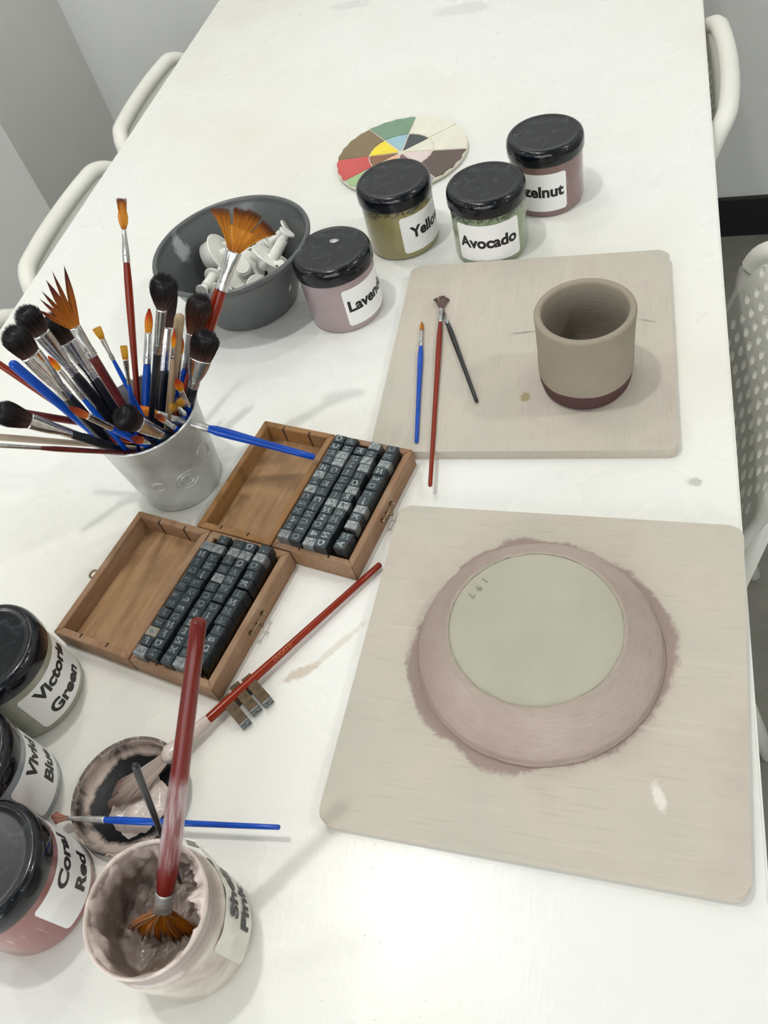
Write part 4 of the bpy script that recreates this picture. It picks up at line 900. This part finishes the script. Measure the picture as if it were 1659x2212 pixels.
BOXB = [(.0096, "O .0622 C .0528 K .0434 E .0340 H .0246 Q .0152 Z .0058 a -.0035 C -.0128 E -.0221 X -.0314 P -.0405 B -.0496 P -.0588"),
        (.0221, "A .0618 M .0524 A .0430 U .0336 C .0242 V .0148 K .0055 I -.0038 C -.0130 J -.0222 N -.0315 U -.0407 I -.0498 O -.0590"),
        (.0363, "K .0534 D .0426 2 .0333 I .0240 M .0147 N .0055 I -.0037 O -.0130 N -.0223 S -.0315 D -.0408 & -.0501 N -.0594"),
        (.0489, "U .0622 B .0520 A .0427 Q .0334 H .0241 Q .0148 N .0056 R -.0036 M -.0128 R -.0220 H -.0312 B -.0404 N -.0496 D -.0588"),
        (.0668, "C .0620 R .0526 N .0432 N .0338 3 .0244 O .0150 L .0056 J -.0038 A -.0132 K -.0226 R -.0320 N -.0455 A -.0552")]
BRIGHTB = {(0, 5), (0, 7), (1, 2), (1, 3), (3, 0), (3, 2), (3, 6), (3, 8), (4, 2), (4, 8), (4, 10), (3, 3), (2, 12), (0, 13), (2, 7)}
BRIGHTA = {(0, 0), (0, 10), (2, 4), (2, 1), (3, 1), (1, 1), (4, 1), (0, 12), (3, 13)}
ROWN = 'one two three four five six seven eight nine ten eleven twelve thirteen fourteen'.split()
COLN = ROWN[:5]
def stamps(box, c, ang, cols, bright, nm):
    a = radians(ang); rnd = random.Random(len(nm)); ox, oy = (.0042, -.0020) if nm == 'near' else (.0040, -.0030); ky = .992 if nm == 'near' else .975
    for ci, (x, s) in enumerate(cols):
        tk = s.split()
        for ri in range(0, len(tk), 2):
            g, y = tk[ri], float(tk[ri + 1]); r_ = ri // 2; br = (ci, r_) in bright
            fm = 'stamp_worn' if br else 'stamp_top'; br = br or rnd.random() < .35
            if nm == 'near' and (ci, r_) == (0, 10): fm = 'stamp_tan'
            xx = x * .991 + ox + rnd.uniform(-.0004, .0004); wx = rnd.choice((1, .96)); yy = y * ky + oy; dz = rnd.uniform(-.0010, .0012)
            me = BODY[(wx, fm)]
            o = bpy.data.objects.new('letter_stamp', me); COL.objects.link(o)
            o.location = (c[0] + xx * cos(a) - yy * sin(a), c[1] + xx * sin(a) + yy * cos(a), .0039); o.rotation_euler = (0, 0, a + rnd.uniform(-.025, .025)); o.scale = (1, 1, 1 + dz * 26)
            what = {'.': 'dot', '-': 'dash', '&': 'ampersand', '@': 'swirl'}.get(g, g)
            tag(o, '%s metal stamp %s, %s box, column %s from lid, row %s from far end' % ('silvery' if fm == 'stamp_worn' else 'tan' if fm == 'stamp_tan' else 'dark', what, nm, COLN[ci], ROWN[r_]), 'stamp', 'letter stamps in the %s box' % nm)
            q = bpy.data.objects.new('raised_character', glyph(g, br)); COL.objects.link(q); q.parent = o
            q.location = (0, 0, SH + .0001); q.rotation_euler = (0, 0, rnd.choice((0, 0, 0, pi / 2, pi / 2, -pi / 2, pi)) if g not in '.-' else 0)
stamps(None, (-.388, .3325), -13.3, BOXA, BRIGHTA, 'near')
stamps(None, (-.2905, .4560), -13.0, BOXB, BRIGHTB, 'far')
# three loose type blocks lying on their sides under the red brush
dirv = Vector((.036, -.028, 0)).normalized(); an = atan2(dirv.y, dirv.x)
for (x, y), g, lab in (((-.2975, .2625), 'T', 'loose metal stamp lying on its side, farthest of three by the near box corner'), ((-.3060, .2545), 'O', 'loose metal stamp lying on its side, middle of three under the red brush'), ((-.3115, .2425), 'A', 'loose metal stamp lying on its side, nearest the glaze lid of the three')):
    me = rot_mesh_box(.0110, .0092, .0310); me.materials.append(M['stamp_worn']); me.materials.append(M['stamp_side'])
    for f in me.polygons:
        f.material_index = 0 if f.center.z > .0250 else 1
    o = bpy.data.objects.new('letter_stamp', me); COL.objects.link(o)
    z = dirv; yy = Vector((0, 0, 1)).cross(z).normalized(); xx = yy.cross(z)
    o.matrix_world = Matrix.Translation((x, y, .0056)) @ Matrix((xx, yy, z)).transposed().to_4x4()
    tag(o, lab, 'stamp', 'loose letter stamps under the red brush')
    q = bpy.data.objects.new('raised_character', glyph(g, True)); COL.objects.link(q); q.parent = o; q.location = (0, 0, .0311); q.rotation_euler = (0, 0, pi)
